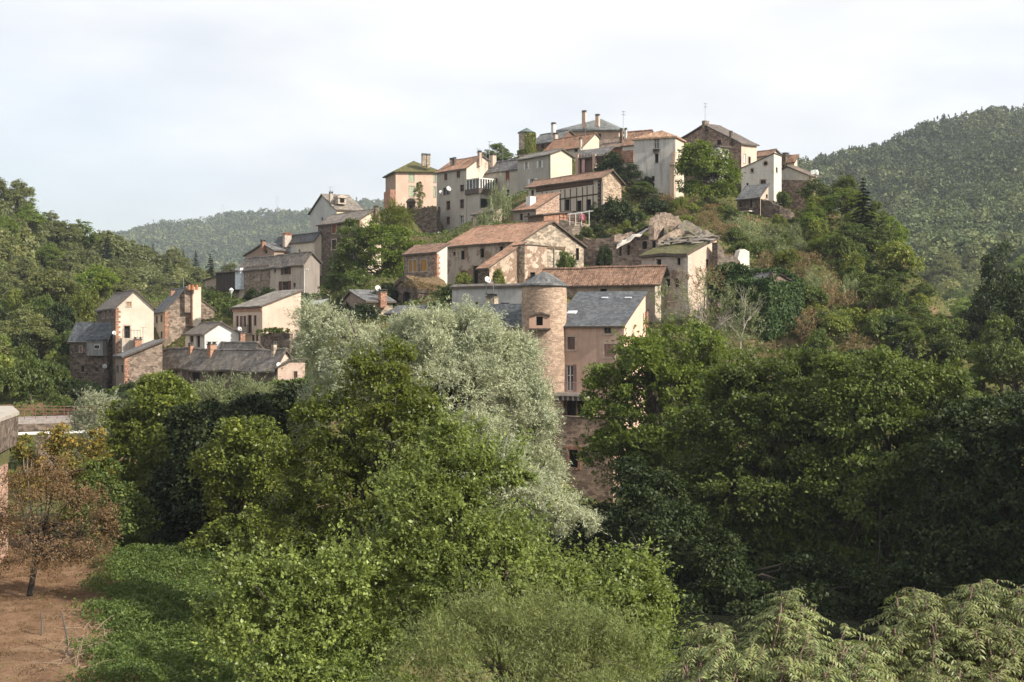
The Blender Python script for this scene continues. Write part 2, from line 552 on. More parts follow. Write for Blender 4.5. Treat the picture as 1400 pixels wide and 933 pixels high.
    # ---- roof
    def make_roof(s, mat, rh, ov, hip, sagk):
        oe, og = ov
        mb = MB()
        if hip:
            h1_, h2_ = hip
            a, b = s.prof[0], s.prof[-1]
            ap = max(s.prof, key=lambda q: q[1])
            def slope(p, q): return (q[1] - p[1]) / max(abs(q[0] - p[0]), .2)
            lo = min(a[1], b[1])
            d0 = a[1] - slope(a, ap) * oe; d1 = b[1] - slope(b, ap) * oe
            e = [(-oe, -oe, d0), (s.S + oe, -oe, d1), (s.S + oe, s.T + oe, d1), (-oe, s.T + oe, d0)]
            r0 = (ap[0], h1_, ap[1]); r1 = (ap[0], max(s.T - h2_, h1_ + .05), ap[1])
            N = 6
            def strip(p, q, u, v):
                rows = []
                for i in range(N + 1):
                    f_ = i / N
                    A = Vector(p).lerp(Vector(u), f_); B = Vector(q).lerp(Vector(v), f_)
                    rows.append([A.lerp(B, j / 8) for j in range(9)])
                for i in range(N):
                    for j in range(8):
                        qd = [rows[i][j], rows[i][j + 1], rows[i + 1][j + 1], rows[i + 1][j]]
                        mb.poly([s.st(v_.x, v_.y, sag(v_.x, v_.y, v_.z + rh, sagk * .6)) for v_ in qd])
            strip(e[0], e[1], r0, r0); strip(e[3], e[0], r1, r0); strip(e[2], e[3], r1, r1); strip(e[1], e[2], r0, r1)
            for i in range(4):
                p, q = e[i], e[(i + 1) % 4]
                mb.poly([s.st(*p), s.st(*q), s.st(q[0], q[1], q[2] + rh), s.st(p[0], p[1], p[2] + rh)])
            mb.poly([s.st(*p) for p in e])
        else:
            pr = list(s.prof)
            def ext(p, q, o):
                d = Vector((p[0] - q[0], p[1] - q[1])); d.normalize()
                return (p[0] + d.x * o, p[1] + d.y * o)
            pr[0] = ext(pr[0], pr[1], oe); pr[-1] = ext(pr[-1], pr[-2], oe)
            fine = []
            for p, q in zip(pr, pr[1:]):
                k = max(1, int(math.hypot(q[0] - p[0], q[1] - p[1]) / 1.3))
                fine += [(p[0] + (q[0] - p[0]) * i / k, p[1] + (q[1] - p[1]) * i / k) for i in range(k)]
            fine.append(pr[-1])
            n = max(2, int((s.T + 2 * og) / 1.3))
            ts = [-og + (s.T + 2 * og) * i / n for i in range(n + 1)]
            def V(u, t, z, up):
                return s.st(u, t, sag(u + s.O.x, t + s.O.y, z + (rh if up else .015), sagk))
            for (u0, z0), (u1, z1) in zip(fine, fine[1:]):
                for t0, t1 in zip(ts, ts[1:]):
                    mb.poly([V(u0, t0, z0, 1), V(u1, t0, z1, 1), V(u1, t1, z1, 1), V(u0, t1, z0, 1)])
                    mb.poly([V(u0, t0, z0, 0), V(u0, t1, z0, 0), V(u1, t1, z1, 0), V(u1, t0, z1, 0)], 1)
                for t in (ts[0], ts[-1]):
                    mb.poly([V(u0, t, z0, 0), V(u1, t, z1, 0), V(u1, t, z1, 1), V(u0, t, z0, 1)], 1)
            for u, z in (fine[0], fine[-1]):
                for t0, t1 in zip(ts, ts[1:]):
                    mb.poly([V(u, t0, z, 0), V(u, t1, z, 0), V(u, t1, z, 1), V(u, t0, z, 1)], 1)
        s.roof = mb.build('roof', [mat, flat('roof_edge', (.09, .07, .055))], s.root)
        if not hip and len(s.prof) >= 3:                    # ridge tiles
            i = max(range(len(s.prof)), key=lambda k: s.prof[k][1])
            if 0 < i < len(s.prof) - 1:
                u, z = s.prof[i]
                rt = MB(); n = max(2, int(s.T / .45))
                for k in range(n):
                    t0 = -og + (s.T + 2 * og) * k / n; t1 = -og + (s.T + 2 * og) * (k + 1) / n - .03
                    zz = sag(u + s.O.x, (t0 + t1) / 2 + s.O.y, z + rh, sagk)
                    rt.hexa([s.st(u - .17, t0, zz - .06), s.st(u + .17, t0, zz - .06), s.st(u + .17, t1, zz - .06), s.st(u - .17, t1, zz - .06),
                             s.st(u - .06, t0, zz + .09), s.st(u + .06, t0, zz + .09), s.st(u + .06, t1, zz + .075), s.st(u - .06, t1, zz + .075)])
                rt.build('ridge_cap', mat, s.roof)

    # ---- fittings; Yd = metres behind the near corner
    def chimney(s, px, y0, y1, w, Yd, mat, cap=True, pots=0, dep=None):
        Yw = s.O.y + Yd
        for k in range(0, 20, 2):
            hit = s.roof_hit(px, y1 + k)
            if hit: Yw = hit; y1 += k; break
        top = s.loc(P(px, y0, Yw)); bot = s.loc(P(px, y1, Yw))
        hw = w / F * Yw / 2; hd = dep or min(hw, .45)
        m = MB()
        m.box(top.x - hw * .92, top.x + hw * .92, top.y - hd, top.y + hd, bot.z - (.7 if hit else 1.2), top.z - .12, 0)
        if cap:
            m.box(top.x - hw * 1.08, top.x + hw * 1.08, top.y - hd * 1.15, top.y + hd * 1.15, top.z - .12, top.z - .02, 1)
            for sx in (-1, 1):
                m.box(top.x + sx * hw * .7 - .07, top.x + sx * hw * .7 + .07, top.y - hd * .8, top.y + hd * .8, top.z - .02, top.z + .16, 1)
            m.box(top.x - hw * 1.1, top.x + hw * 1.1, top.y - hd * 1.2, top.y + hd * 1.2, top.z + .16, top.z + .22, 1)
        for k in range(pots):
            x = top.x + (k - (pots - 1) / 2) * .45
            m.lathe([(.14, -.02), (.12, .3), (.15, .36), (.0, .36)], 8, (x, top.y, top.z), 1)
        return m.build('chimney', [mat, flat('chimney_cap', (.10, .085, .075)) if not pots else flat('clay_pot', (.36, .15, .07))], s.roof or s.root)

    def roof_hit(s, px, py):
        """distance at which the view ray through a pixel meets this roof, or None"""
        if s.roof is None: return None
        d = ray(px, py)
        for t in np.arange(s.O.y - 3, s.O.y + 40, .1):
            q = s.loc(d * t); u, w = (q.x, q.y) if s.main == 'R' else (q.y, q.x)
            if -.3 < u < s.S + .3 and -.3 < w < s.T + .3 and q.z < np.interp(u, [p[0] for p in s.prof], [p[1] for p in s.prof]) + .25 and q.z > min(p[1] for p in s.prof) - .6:
                return float(t)
        return None

    def dish(s, px, py, r, Yd, mast=.6):
        Yw = s.O.y + Yd
        c = s.loc(P(px, py, Yw)); R_ = r / F * Yw
        n = Vector((s.c * .42 - s.s_ * .75, -s.s_ * .42 - s.c * .75, .36)).normalized()
        u = n.cross(Vector((0, 0, 1))).normalized(); v = u.cross(n)
        m = MB(); N = 18; rings = [(0, -.0), (.35, .02), (.7, .08), (1, .17)]
        for (r0, d0), (r1, d1) in zip(rings, rings[1:]):
            for j in range(N):
                a0, a1 = 2 * math.pi * j / N, 2 * math.pi * (j + 1) / N
                def q(rr, dd, a): return c + (u * math.cos(a) + v * math.sin(a) * 1.08) * rr * R_ + n * dd * R_
                m.poly([q(r0, d0, a0), q(r1, d1, a0), q(r1, d1, a1), q(r0, d0, a1)])
                m.poly([q(r0, d0 - .05, a0), q(r0, d0 - .05, a1), q(r1, d1 - .05, a1), q(r1, d1 - .05, a0)])
        m.tube([c - v * R_, c - v * R_ * .6 + n * R_ * .9], .02, 5, 1)
        m.obox(c - v * R_ * .5 + n * R_ * .95, u * .05, v * .05, n * .09, 1)
        m.tube([c - n * .08, c - n * .3, c - n * .35 - Vector((0, 0, mast))], .035, 6, 1)
        return m.build('satellite_dish', [flat('dish_paint', (.52, .52, .50), .6), flat('grey_metal', (.25, .25, .25), .5)], s.root, True)

    def antenna(s, px, y0, y1, Yd, bars=6, L=.9, side=1):
        Yw = s.O.y + Yd
        t = s.loc(P(px, y0, Yw)); b = s.loc(P(px, y1, Yw))
        m = MB()
        m.tube([(t.x, t.y, b.z - .5), (t.x, t.y, t.z)], .035, 5)
        for lv, ln in ((.05, 1.0), (.6, .7)):
            z = t.z - lv
            m.tube([(t.x - L * .4 * ln, t.y, z), (t.x + L * .9 * ln * side, t.y, z)], .02, 4)
            for k in range(bars):
                x = t.x - L * .4 * ln + (L * 1.3 * ln) * k / (bars - 1) * side
                m.tube([(x, t.y - .28, z), (x, t.y + .28, z)], .014, 4)
        return m.build('antenna', flat('antenna_metal', (.30, .30, .30), .4, .5), s.roof or s.root)

    def part(s, name, mb, mat, parent=None): return mb.build(name, mat, parent or s.root)

    def fpx(s, mb, f, px0, px1, py0, py1, d0, d1, mat=0):
        """box on face f bounded by pixels"""
        pm = (px0 + px1) / 2; ym = (py0 + py1) / 2
        u0 = s.fp(px0, ym, f)[0]; u1 = s.fp(px1, ym, f)[0]
        z0 = s.fp(pm, py1, f)[1]; z1 = s.fp(pm, py0, f)[1]
        s.fbox(mb, f, min(u0, u1), max(u0, u1), z0, z1, d0, d1, mat)

    def gutter(s, f, z, u0, u1, d=.42):
        m = MB()
        m.tube([s.fl(f, u0, z, d), s.fl(f, u1, z, d)], .06, 6)
        m.tube([s.fl(f, u0 + .1, z, d), s.fl(f, u0 + .1, z - .35, .08), s.fl(f, u0 + .1, -1.5, .08)], .045, 5)
        m.build('gutter', flat('zinc', (.22, .21, .20), .5, .4), s.root)

    def quoins(s, z1, mat, f='L', z0=-1.0):
        m = MB(); z = z0; k = 0
        while z < z1 - .2:
            w = .55 if k % 2 else .32
            m.box(-.03, w, -.03, .28, z, min(z + .30, z1)) if False else None
            s.fbox(m, 'R', -.03, w, z, min(z + .30, z1) - .015, -.05, .025)
            s.fbox(m, 'L', -.03, .9 - w, z, min(z + .30, z1) - .015, -.05, .028)
            z += .31; k += 1
        m.build('quoins', mat, s.root)


def ragged_wall(name, label, pts, base, th=.5, mat=None, parent=None, cat='wall', rag=.25, seed=0, opens=()):
    """a free-standing rubble wall: pts = list of (px, top py, Y); its top edge is uneven. base = py at each point's Y or metres down"""
    rng = random.Random(seed)
    W = [P(*p) for p in pts]
    o0 = Vector((W[0].x, W[0].y, min(w.z for w in W) - base))
    m = MB()
    for A, B in zip(W, W[1:]):
        d = Vector((B.x - A.x, B.y - A.y, 0)); L = d.length
        if L < .05: continue
        d /= L; nrm = Vector((d.y, -d.x, 0))
        n = max(1, int(L / .7)); zs = []
        for i in range(n + 1):
            f_ = i / n
            zs.append(A.z + (B.z - A.z) * f_ + rng.uniform(-rag, rag) * (.35 if i in (0, n) else 1))
        for i in range(n):
            a = A.lerp(B, i / n); b = A.lerp(B, (i + 1) / n)
            bot = o0.z - 2.5
            f0 = [Vector((a.x, a.y, 0)) + nrm * .0, Vector((b.x, b.y, 0)), Vector((b.x, b.y, 0)) - nrm * th, Vector((a.x, a.y, 0)) - nrm * th]
            lo = [Vector((q.x, q.y, bot)) - o0 for q in f0]
            hi = [Vector((q.x, q.y, z)) - o0 for q, z in zip(f0, (zs[i], zs[i + 1], zs[i + 1], zs[i]))]
            for quad in ((lo[0], lo[1], hi[1], hi[0]), (lo[2], lo[3], hi[3], hi[2]), (hi[0], hi[1], hi[2], hi[3])): m.poly(quad)
            if i == 0: m.poly((lo[3], lo[0], hi[0], hi[3]))
            if i == n - 1: m.poly((lo[1], lo[2], hi[2], hi[1]))
    o = m.build(name, mat or st_brown(), parent)
    o.location = o0
    if parent is None: tag(o, label, cat)
    return o, o0


# ================================================================== the village, left to right
NB = 'houses of the hill village'
BRICK = lambda: stone((.36, .155, .09), (.45, .21, .13), (.40, .28, .21), .24, .09)
STC = lambda: flat('chimney_render', (.42, .36, .30))

# --- far left cluster by the river
h = House('house', 'tall narrow house whose blank cream gable end catches the sun at the far left', 158.5, 170, 23, 535, Lend=132.5,
          Rp=[(158.5, 420.5), (184.8, 397.6), (210.2, 421.3)], wl=st_dark(), wr=plaster((.62, .55, .45), .12), roof=sl_brown(), group=NB,
          wins=[('R', 176.2, 415.6, 6, 6, 'c', (.42, .26, .15)), ('R', 173.8, 453.8, 8, 17, 'd+'), ('L', 141.5, 431, 3.2, 8, 'c', (.22, .13, .09)),
                ('L', 148, 430, 3.2, 8, 'c', (.22, .13, .09)), ('L', 154, 429, 3.2, 8, 'c', REDSHUT), ('L', 143, 449, 3, 8, 'b'), ('L', 149, 449, 3, 8, 'b')])
h.quoins(h.prof[0][1], BRICK(), z0=3.0)
h.dish(156.2, 455, 2.9, -.6)
m = MB(); h.fpx(m, 'R', 165, 190, 462, 482, 0, 1.3); h.part('terrace', m, plaster((.52, .45, .37), .5))
t = h.root.children[-1]
m = MB()
for k in range(7):
    u, z = h.fp(165 + k * 4.1, 462, 'R'); m.tube([h.fl('R', u, z, 1.25), h.fl('R', u, z + .95, 1.25)], .025, 5)
ua, z = h.fp(165, 462, 'R'); ub, _ = h.fp(190, 462, 'R')
m.tube([h.fl('R', ua, z + .95, 1.25), h.fl('R', ub, z + .95, 1.25)], .03, 5); m.build('railing', flat('iron', (.05, .045, .045), .6), t)
h.chimney(188.5, 463, 478, 10, -1.2, BRICK(), pots=0)
h.antenna(195.5, 447, 474, -.8, 4, .5)

h = House('house', 'low stone house with a blue slate lean-to roof and a boxed timber bay', 146.8, 172.6, 62, 527, Lend=95.3,
          Rp=[(146.8, 466.5), (156, 446)], wl=st_dark(), roof=sl_blue(), group=NB, amax=9,
          wins=[('L', 110.5, 477, 3.5, 8, 'c', (.26, .12, .09)), ('L', 113, 504, 4, 9, 'd'), ('L', 132, 505, 3.5, 6, 'd')])
m = MB(); h.fpx(m, 'L', 124.5, 146.4, 465.5, 486, .0, .75); b_ = h.part('timber_bay', m, wood((.24, .235, .225)))
m = MB(); q = MB()
for k in range(2):
    h.fpx(m, 'L', 135 + k * 4.4, 138.4 + k * 4.4, 471, 477, .75, .79); k or h.fpx(q, 'L', 135.5, 142.3, 471.7, 476.3, .775, .795)
w_ = m.build('window_frame', flat('window_paint', (.66, .65, .62)), b_); q.build('pane', glass(), b_)
m = MB(); h.fpx(m, 'L', 123.5, 147.4, 463.4, 465.4, -.1, 1.0); m.build('bay_roof', sl_blue(), b_)
h.dish(142.8, 500.5, 3.2, -.4)
h.gutter('L', h.prof[0][1] - .05, .2, h.a - .2)

h = House('house', 'steep slate roofed stone house with a tall cream chimney stack up its gable', 225.5, 186, 24, 472, Lend=210.2,
          Rp=[(225.5, 425.5), (255.5, 394.7), (274, 409.5), (293.5, 424)], wl=plaster((.56, .46, .37), .3), wr=st_brown(), roof=sl_grey(), group=NB, ov=(.35, .12),
          wins=[('L', 214.4, 436.6, 2.6, 9, 'c'), ('L', 221, 435.3, 2.6, 9, 'c'), ('L', 214.4, 459, 2.6, 9, 'c'), ('L', 221, 457.6, 2.6, 9, 'c')])
h.quoins(h.prof[0][1], BRICK(), z0=1)
m = MB(); h.fpx(m, 'R', 262, 273, 392.5, 446, -.5, .9, 0); h.fpx(m, 'R', 260.6, 262, 392.5, 446, -.4, .88, 1)
h.part('chimney', m, [plaster((.62, .55, .45), .1), BRICK()])
h.chimney(256.3, 394, 420, 10, .5, st_brown(), cap=False)
m = MB()
for x in (258.5, 263.5, 269):
    c = h.loc(P(x, 393, 186.2)); m.lathe([(.22, -.3), (.17, .35), (.2, .4), (0, .4)], 8, c)
h.part('chimney_pots', m, flat('clay_pot', (.36, .15, .07)))
h.chimney(236, 396, 403, 6, 6, BRICK())
h.antenna(251, 380, 400, 2.5, 9, 2.6, -1)

h = House('house', 'low house with a clean white gable and a recessed porch in the riverside cluster', 279.7, 164, 22, 492, Lend=223.5,
          Rp=[(279.7, 456.5), (301.9, 442.2), (326.5, 455.5)], wl=plaster((.58, .54, .47), .25), wr=plaster(WHITE, .08), roof=sl_brown(), group=NB, amax=14,
          wins=[('L', 230.9, 470.6, 3.6, 7, 'b'), ('L', 243.2, 470.2, 3.6, 7, 'b'), ('L', 232.9, 484, 3.6, 5, 'd'), ('L', 262, 463, 5, 10, 'b'), ('L', 271, 466, 5, 16, 'dD')])
h.chimney(331.5, 454.5, 476, 6.5, .8, BRICK())
h.dish(327.8, 449.6, 2.9, .8, .8)

h = House('house', 'rough stone house with a thin sloping slate edge below the cream gabled house', 170.5, 158, 20, 545, Lend=157.8,
          Rp=[(170.5, 488), (222, 468)], wl=plaster((.33, .26, .21), .4), wr=st_brown(), roof=sl_grey(), group=NB, ov=(.35, .3),
          wins=[('L', 160.6, 504.5, 3, 10, 'd'), ('L', 166.8, 504, 3, 10, 'd')])
h.quoins(h.prof[0][1], BRICK())

h = House('house', 'long low house under a wide weathered grey roof with white dish at its corner', 377, 149, 45, 540, Lend=200,
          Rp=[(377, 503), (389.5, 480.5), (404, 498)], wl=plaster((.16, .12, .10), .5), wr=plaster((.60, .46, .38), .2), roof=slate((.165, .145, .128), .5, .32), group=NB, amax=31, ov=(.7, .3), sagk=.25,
          wins=[('L', 206, 511, 5, 14, 'd'), ('L', 214, 511, 6, 16, 'd'), ('L', 236, 512, 9, 18, 'd'), ('L', 246, 512, 4, 14, 'g'), ('L', 268, 512, 10, 18, 'd'), ('L', 300, 513, 8, 16, 'd')])
h.dish(381.3, 498.8, 3.6, -.8, .8)
m = MB()
for x in (203, 210, 228, 241, 258): h.fpx(m, 'L', x - .6, x + .6, 501, 534, .02, .18)
h.part('porch_posts', m, wood((.20, .17, .15)))
h.chimney(289.6, 469.5, 480, 11, 7.5, BRICK(), dep=.35)
h.chimney(261, 471, 482, 5.5, 9, BRICK())
h.chimney(374.7, 469.5, 484, 6, 3.5, st_pale())
House('house', 'small plain grey slate roof just behind the long weathered roof', 349, 154, 30, 492, Lend=297, Rp=[(349, 478.5), (352, 470.3), (360, 478)],
      wl=plaster(GREYP), roof=slate((.165, .15, .135), .5, .3), group=NB, amin=1.5)
House('house', 'pink rendered end house half hidden behind the silvery willow beside the long roof', 380, 147.8, 15, 540, Lend=376, Rp=[(380, 502), (400, 492), (417, 492)],
      wl=plaster((.55, .42, .35)), wr=plaster((.60, .45, .37), .2), roof=sl_brown(), group=NB, rh=.15, wins=[('R', 404, 512, 5, 9, 'c')])

h = House('house', 'cream pink house with brown shutters and a brick cornice below the terraced houses', 358.6, 166, 38, 478, Lend=318.7,
          Rp=[(358.6, 419.3), (411.6, 399)], wl=plaster((.58, .46, .36), .2), wr=plaster((.58, .45, .36), .18), roof=slate((.185, .165, .145), .5, .3), group=NB, ov=(.35, .15),
          wins=[('L', 324.6, 439, 3, 14, 'c'), ('L', 332.5, 439, 3.6, 14, 'go'), ('L', 341, 443, 6, 25, 'bD'), ('L', 349, 438, 3.4, 14, 'c'), ('L', 346.5, 463.5, 3.5, 12, 'c'), ('L', 351.8, 463, 3, 12, 'c'), ('L', 326, 463, 3.5, 11, 'c')])
m = MB(); h.fpx(m, 'L', 318.9, 358.4, 421.8, 425.5, .01, .16); h.part('cornice', m, BRICK())
m = MB(); h.fpx(m, 'L', 336, 346, 455.5, 457, .02, .5); bal = h.part('balcony', m, flat('stone_slab', (.33, .28, .24)))
m = MB()
for k in range(9):
    u, z = h.fp(336.2 + k * 1.2, 455.5, 'L'); m.tube([h.fl('L', u, z, .46), h.fl('L', u, z + .95, .46)], .02, 4)
u0, z = h.fp(336, 455.5, 'L'); u1, _ = h.fp(346, 455.5, 'L'); m.tube([h.fl('L', u0, z + .95, .46), h.fl('L', u1, z + .95, .46)], .03, 4); m.build('railing', flat('iron', (.05, .045, .045), .6), bal)

# --- terraces on the left flank of the hill
h = House('house', 'long row house with stone and rendered bays and a hanging timber box', 415.4, 214, 38.5, 412, Lend=326.5,
          Rp=[(415.4, 361.3), (425.8, 346), (437, 358)], wl=plaster((.47, .39, .33), .4), wr=plaster((.30, .26, .23), .5), roof=slate((.17, .145, .125), .5, .32), group=NB, amax=27, ov=(.5, .3), sagk=.2,
          wins=[('L', 391, 369, 6.5, 11.5, 'bo'), ('L', 376, 369.5, 2.5, 6, 'd'), ('L', 351.6, 375.5, 4.5, 11.5, 'c', REDSHUT), ('L', 367.4, 375, 4.2, 12, 'c', REDSHUT), ('L', 389.5, 391.5, 8, 14, 'bo'),
                ('L', 402.5, 389.5, 3, 6, 'd'), ('L', 355.8, 394.8, 4, 7, 'd+'), ('L', 343, 383, 4, 7, 'd')])
m = MB(); h.fpx(m, 'L', 334, 368.8, 363.5, 418, .005, .06); h.part('stone_bay', m, st_brown())
m = MB()
for (x0, x1, y0, y1) in ((334, 349, 363.5, 418),): pass
m = MB(); h.fpx(m, 'L', 300.5, 326.5, 372, 396, -1.5, .7); tb = h.part('timber_box', m, wood((.055, .045, .04)))
m = MB()
for k in range(13): h.fpx(m, 'L', 301 + k * 2.0, 301.8 + k * 2.0, 374, 396, .7, .76)
m.build('slats', wood((.09, .07, .06)), tb)
m = MB(); h.fpx(m, 'L', 326.8, 334, 366.5, 395.5, -1.5, .72); m.build('white_panel', flat('white_boards', (.62, .66, .70)), tb)
m = MB(); h.fpx(m, 'L', 300, 327.5, 396, 398.3, -1.0, .8); m.build('deck_beam', wood((.06, .045, .035)), tb)
m = MB(); h.fpx(m, 'L', 299.5, 334.5, 370.6, 372.4, -3.0, 1.1); m.build('box_roof', slate((.17, .145, .125), .5, .32), tb)
m = MB(); h.fpx(m, 'L', 304, 334, 398.5, 430, -1.5, -.3); h.part('base_wall', m, st_brown())

h = House('house', 'tall dark stone house with rusty red shutters left of the big leafy tree', 491.8, 222, 37, 418, Lend=434.8,
          Rp=[(491.8, 300.5), (513.5, 286.7), (521, 291.5)], wl=st_dark(), wr=plaster((.66, .56, .43), .15), roof=slate((.17, .145, .125), .5, .32), group=NB, amax=22,
          wins=[('L', 456.7, 312.5, 5.5, 12.5, 'c', REDSHUT), ('L', 476, 308.5, 5.5, 9, 'c', REDSHUT), ('L', 456.7, 334, 6, 13, 'b+'), ('L', 477, 333, 6, 12, 'b+'), ('L', 456, 366, 5, 9, 'd+'), ('R', 507, 306, 3.5, 8, 'c')])
h.chimney(514.5, 283, 296, 5, 6, st_brown())
h.quoins(h.prof[0][1], stone((.27, .16, .12), (.33, .21, .15)), z0=4)

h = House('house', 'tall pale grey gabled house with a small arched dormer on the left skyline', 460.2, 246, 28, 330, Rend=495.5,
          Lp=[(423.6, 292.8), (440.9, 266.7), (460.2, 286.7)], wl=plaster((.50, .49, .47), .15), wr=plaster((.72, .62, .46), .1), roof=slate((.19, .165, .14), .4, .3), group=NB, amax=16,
          wins=[('L', 440.5, 299.5, 2.2, 5, 'd')])
h.chimney(452.6, 263.5, 276, 4.5, 3.5, STC())
h.antenna(451.5, 255, 265, 3.5, 5, .7)
m = MB(); c = h.loc(P(467.5, 273, 247.8)); m.box(c.x - .75, c.x + .75, c.y - .1, c.y + 2.0, c.z - .75, c.z + .35, 0)
for k in range(7):
    a0, a1 = math.pi * k / 7, math.pi * (k + 1) / 7
    q = lambda a, y: (c.x - .95 * math.cos(a), y, c.z + .35 + .55 * math.sin(a))
    m.poly([q(a0, c.y - .3), q(a1, c.y - .3), q(a1, c.y + 2.2), q(a0, c.y + 2.2)], 1)
    m.poly([q(a0, c.y - .29), q(a1, c.y - .29), (c.x, c.y - .29, c.z + .3)], 0)
m.box(c.x - .4, c.x + .4, c.y - .13, c.y - .08, c.z - .5, c.z + .3, 2)
m.build('dormer', [STC(), slate((.19, .165, .14), .4, .3), dark()], h.roof)

h = House('house', 'cream terrace house with pale blue shutters under a black slate roof', 430, 231, 36, 352, Lend=374.6,
          Rp=[(430, 328.3), (437, 318.6), (446, 328)], wl=plaster((.58, .51, .41), .35), roof=slate((.075, .075, .078)), group=NB, amax=22, amin=2.5,
          wins=[('L', 387.5, 345, 4.5, 11, 'c', (.50, .56, .56)), ('L', 399, 343.5, 5, 12, 'c', (.50, .57, .58)), ('L', 409.5, 344, 2.2, 6, 'd')])
h.chimney(392.5, 320.5, 332, 11, 6, STC(), pots=2, dep=.4)
h.chimney(431, 324.5, 334, 6, -1, BRICK(), cap=False)
h = House('house', 'small brown brick gable with a red chimney low on the left skyline', 374.7, 236, 35, 366, Rend=380,
          Lp=[(335.4, 349.8), (360.4, 334.3), (374.7, 342.5)], wl=plaster((.36, .26, .20), .4), roof=sl_grey(), group=NB, wins=[('L', 364, 344, 3, 5, 'd')])
h.chimney(360, 329.5, 337, 6, 1.5, BRICK())
House('house', 'tiny stone outbuilding with a red edge left of the hanging timber box', 300, 246, 38, 400, Rend=310, Lp=[(280, 383.5), (299.5, 377.5)],
      wl=plaster((.42, .33, .26)), roof=tl_old(), group=NB)

h = House('house', 'small slate roofed stone cottage with a red chimney and dish above the willow', 502, 160, 30, 440, Rend=537,
          Lp=[(468.5, 414), (480.6, 399.2), (502, 412.5)], wl=plaster((.30, .235, .19), .4), wr=st_pale(), roof=sl_grey(), group=NB, ov=(.4, .3),
          wins=[('L', 487.5, 421, 4.5, 11, 'g'), ('R', 506, 423, 3.5, 12, 'cD', (.50, .60, .62))])
h.chimney(522.7, 398, 412, 10, 2.6, BRICK())
h.dish(516.6, 394.2, 4.1, 2.5, .9)
House('shed', 'small flat grey roofed shed at the foot of the dark stone house', 441, 172, 30, 432, Lend=418.5, Rp=[(441, 415), (446, 412)], wl=plaster((.3, .26, .22)), roof=flat('tin_roof', (.36, .37, .39), .5), rh=.15, group=NB)

# arched stone cellar with a thatch of weeds is built as a vaulted house
h = House('cellar', 'old arched stone cellar overgrown with dry weeds on its top', 571, 164, 28, 432, Rend=612,
          Lp=[(537, 402), (541, 392), (549, 386), (557, 385), (565, 390), (571, 400)], wl=st_dark(), roof=flat('weedy_turf', (.14, .095, .05), .95, 0, .5), rh=.5, ov=(.15, .2), sagk=.3, amax=7,
          wins=[('L', 555.5, 410, 9, 22, 'dD')])

# --- middle terrace: barn group
h = House('house', 'dark stone house with closed ochre shutters joined to the big tiled barn', 597.2, 169, 46, 402, Lend=552.8,
          Rp=[(597.2, 345), (611.5, 335.5)], wl=st_brown(), wr=plaster((.62, .57, .49), .3, .15), roof=tl_brown(), group=NB, ov=(.35, .25),
          wins=[('L', 561.5, 363.5, 4.5, 16, 'c', (.40, .21, .05)), ('L', 568, 363, 4, 16, 'c', (.40, .21, .05)), ('L', 579.7, 362.5, 7.5, 16, 'c', (.40, .21, .05))])
h.quoins(h.prof[0][1], BRICK())
h = House('barn', 'big pale stone barn under a broad orange tiled roof in the middle of the village', 710.2, 170, 44, 402, Lend=606.2,
          Rp=[(710.2, 330), (754.7, 303.8), (798, 338)], wl=plaster((.46, .385, .315), .5, .35), wr=st_pale(), roof=tl_red(), group=NB, amax=22, ov=(.45, .35), sagk=.18,
          wins=[('L', 621, 346.5, 3.6, 5, 'd'), ('L', 632.5, 348.5, 5, 12, 'd'), ('L', 659, 345.7, 5.5, 12.5, 'd'), ('L', 685.4, 342, 5.5, 11, 'd'), ('L', 633.5, 373, 7, 5, 'd'),
                ('R', 789.5, 347.5, 4.5, 17, 'd'), ('L', 653.5, 376, 13, 26, 'dD')])
m = MB(); h.fbeam(m, 'R', (738, 337), (772, 339.5), .35, .1); h.part('lintel', m, wood((.13, .09, .06)))
m = MB(); h.fbeam(m, 'R', (757, 338), (757, 372), .10, .12); h.part('drain_pipe', m, flat('zinc', (.22, .21, .20), .5, .4))
h = House('lean_to', 'rubble stone lean-to with a single sloping tile roof against the big barn', 669.2, 164, 44, 402, Lend=660.3,
          Rp=[(669.2, 366), (717, 333.8)], wl=st_dark(), wr=plaster((.47, .375, .29), .5, .45), roof=tl_red(), group=NB, ov=(.35, .1), rh=.2,
          wins=[('R', 688, 385, 5, 6, 'd')])
h = House('barn_annex', 'low flat topped rubble annex between the lean-to and the barn gable', 717.3, 166.6, 44, 402, Lend=716, Rp=[(717.3, 335.2), (748, 337.4)],
          wl=st_pale(), wr=plaster((.55, .44, .35), .4, .5), roof=flat('stone_ledge', (.30, .25, .2)), rh=.12, ov=(.05, .1),
          wins=[('R', 728.5, 378, 7, 12, 'd')])
h = House('house', 'long low house with a bare grey rendered wall left of the round tower', 716, 143, 66, 470, Lend=618, Rp=[(716, 392.6), (719, 391)],
          wl=plaster((.47, .46, .44), .4), roof=slate((.10, .09, .08)), rh=.25, ov=(.25, .2), group=NB, wins=[('L', 690, 414.5, 12, 1.8, 'd'), ('L', 652, 415, 6, 5, 'd')])
h.chimney(673, 404.5, 425, 14, -6, st_pale())
h.dish(666.7, 382.3, 4.5, -.5, 1.4)
h.antenna(674.5, 384, 395, -.5, 4, .4)
House('house', 'slate roofed cream wing tucked between the willow and the round tower', 714, 123, 60, 560, Lend=640, Rp=[(714, 447), (724, 421.5)],
      wl=plaster((.55, .45, .33)), roof=sl_blue(), group=NB, ov=(.3, .2), amax=9)
House('house', 'low dark slate roof peeping over the top of the silvery willow', 590, 150, 40, 445, Lend=530, Rp=[(590, 428), (604, 420)],
      wl=plaster((.3, .25, .2)), roof=slate((.11, .11, .115)), group=NB)

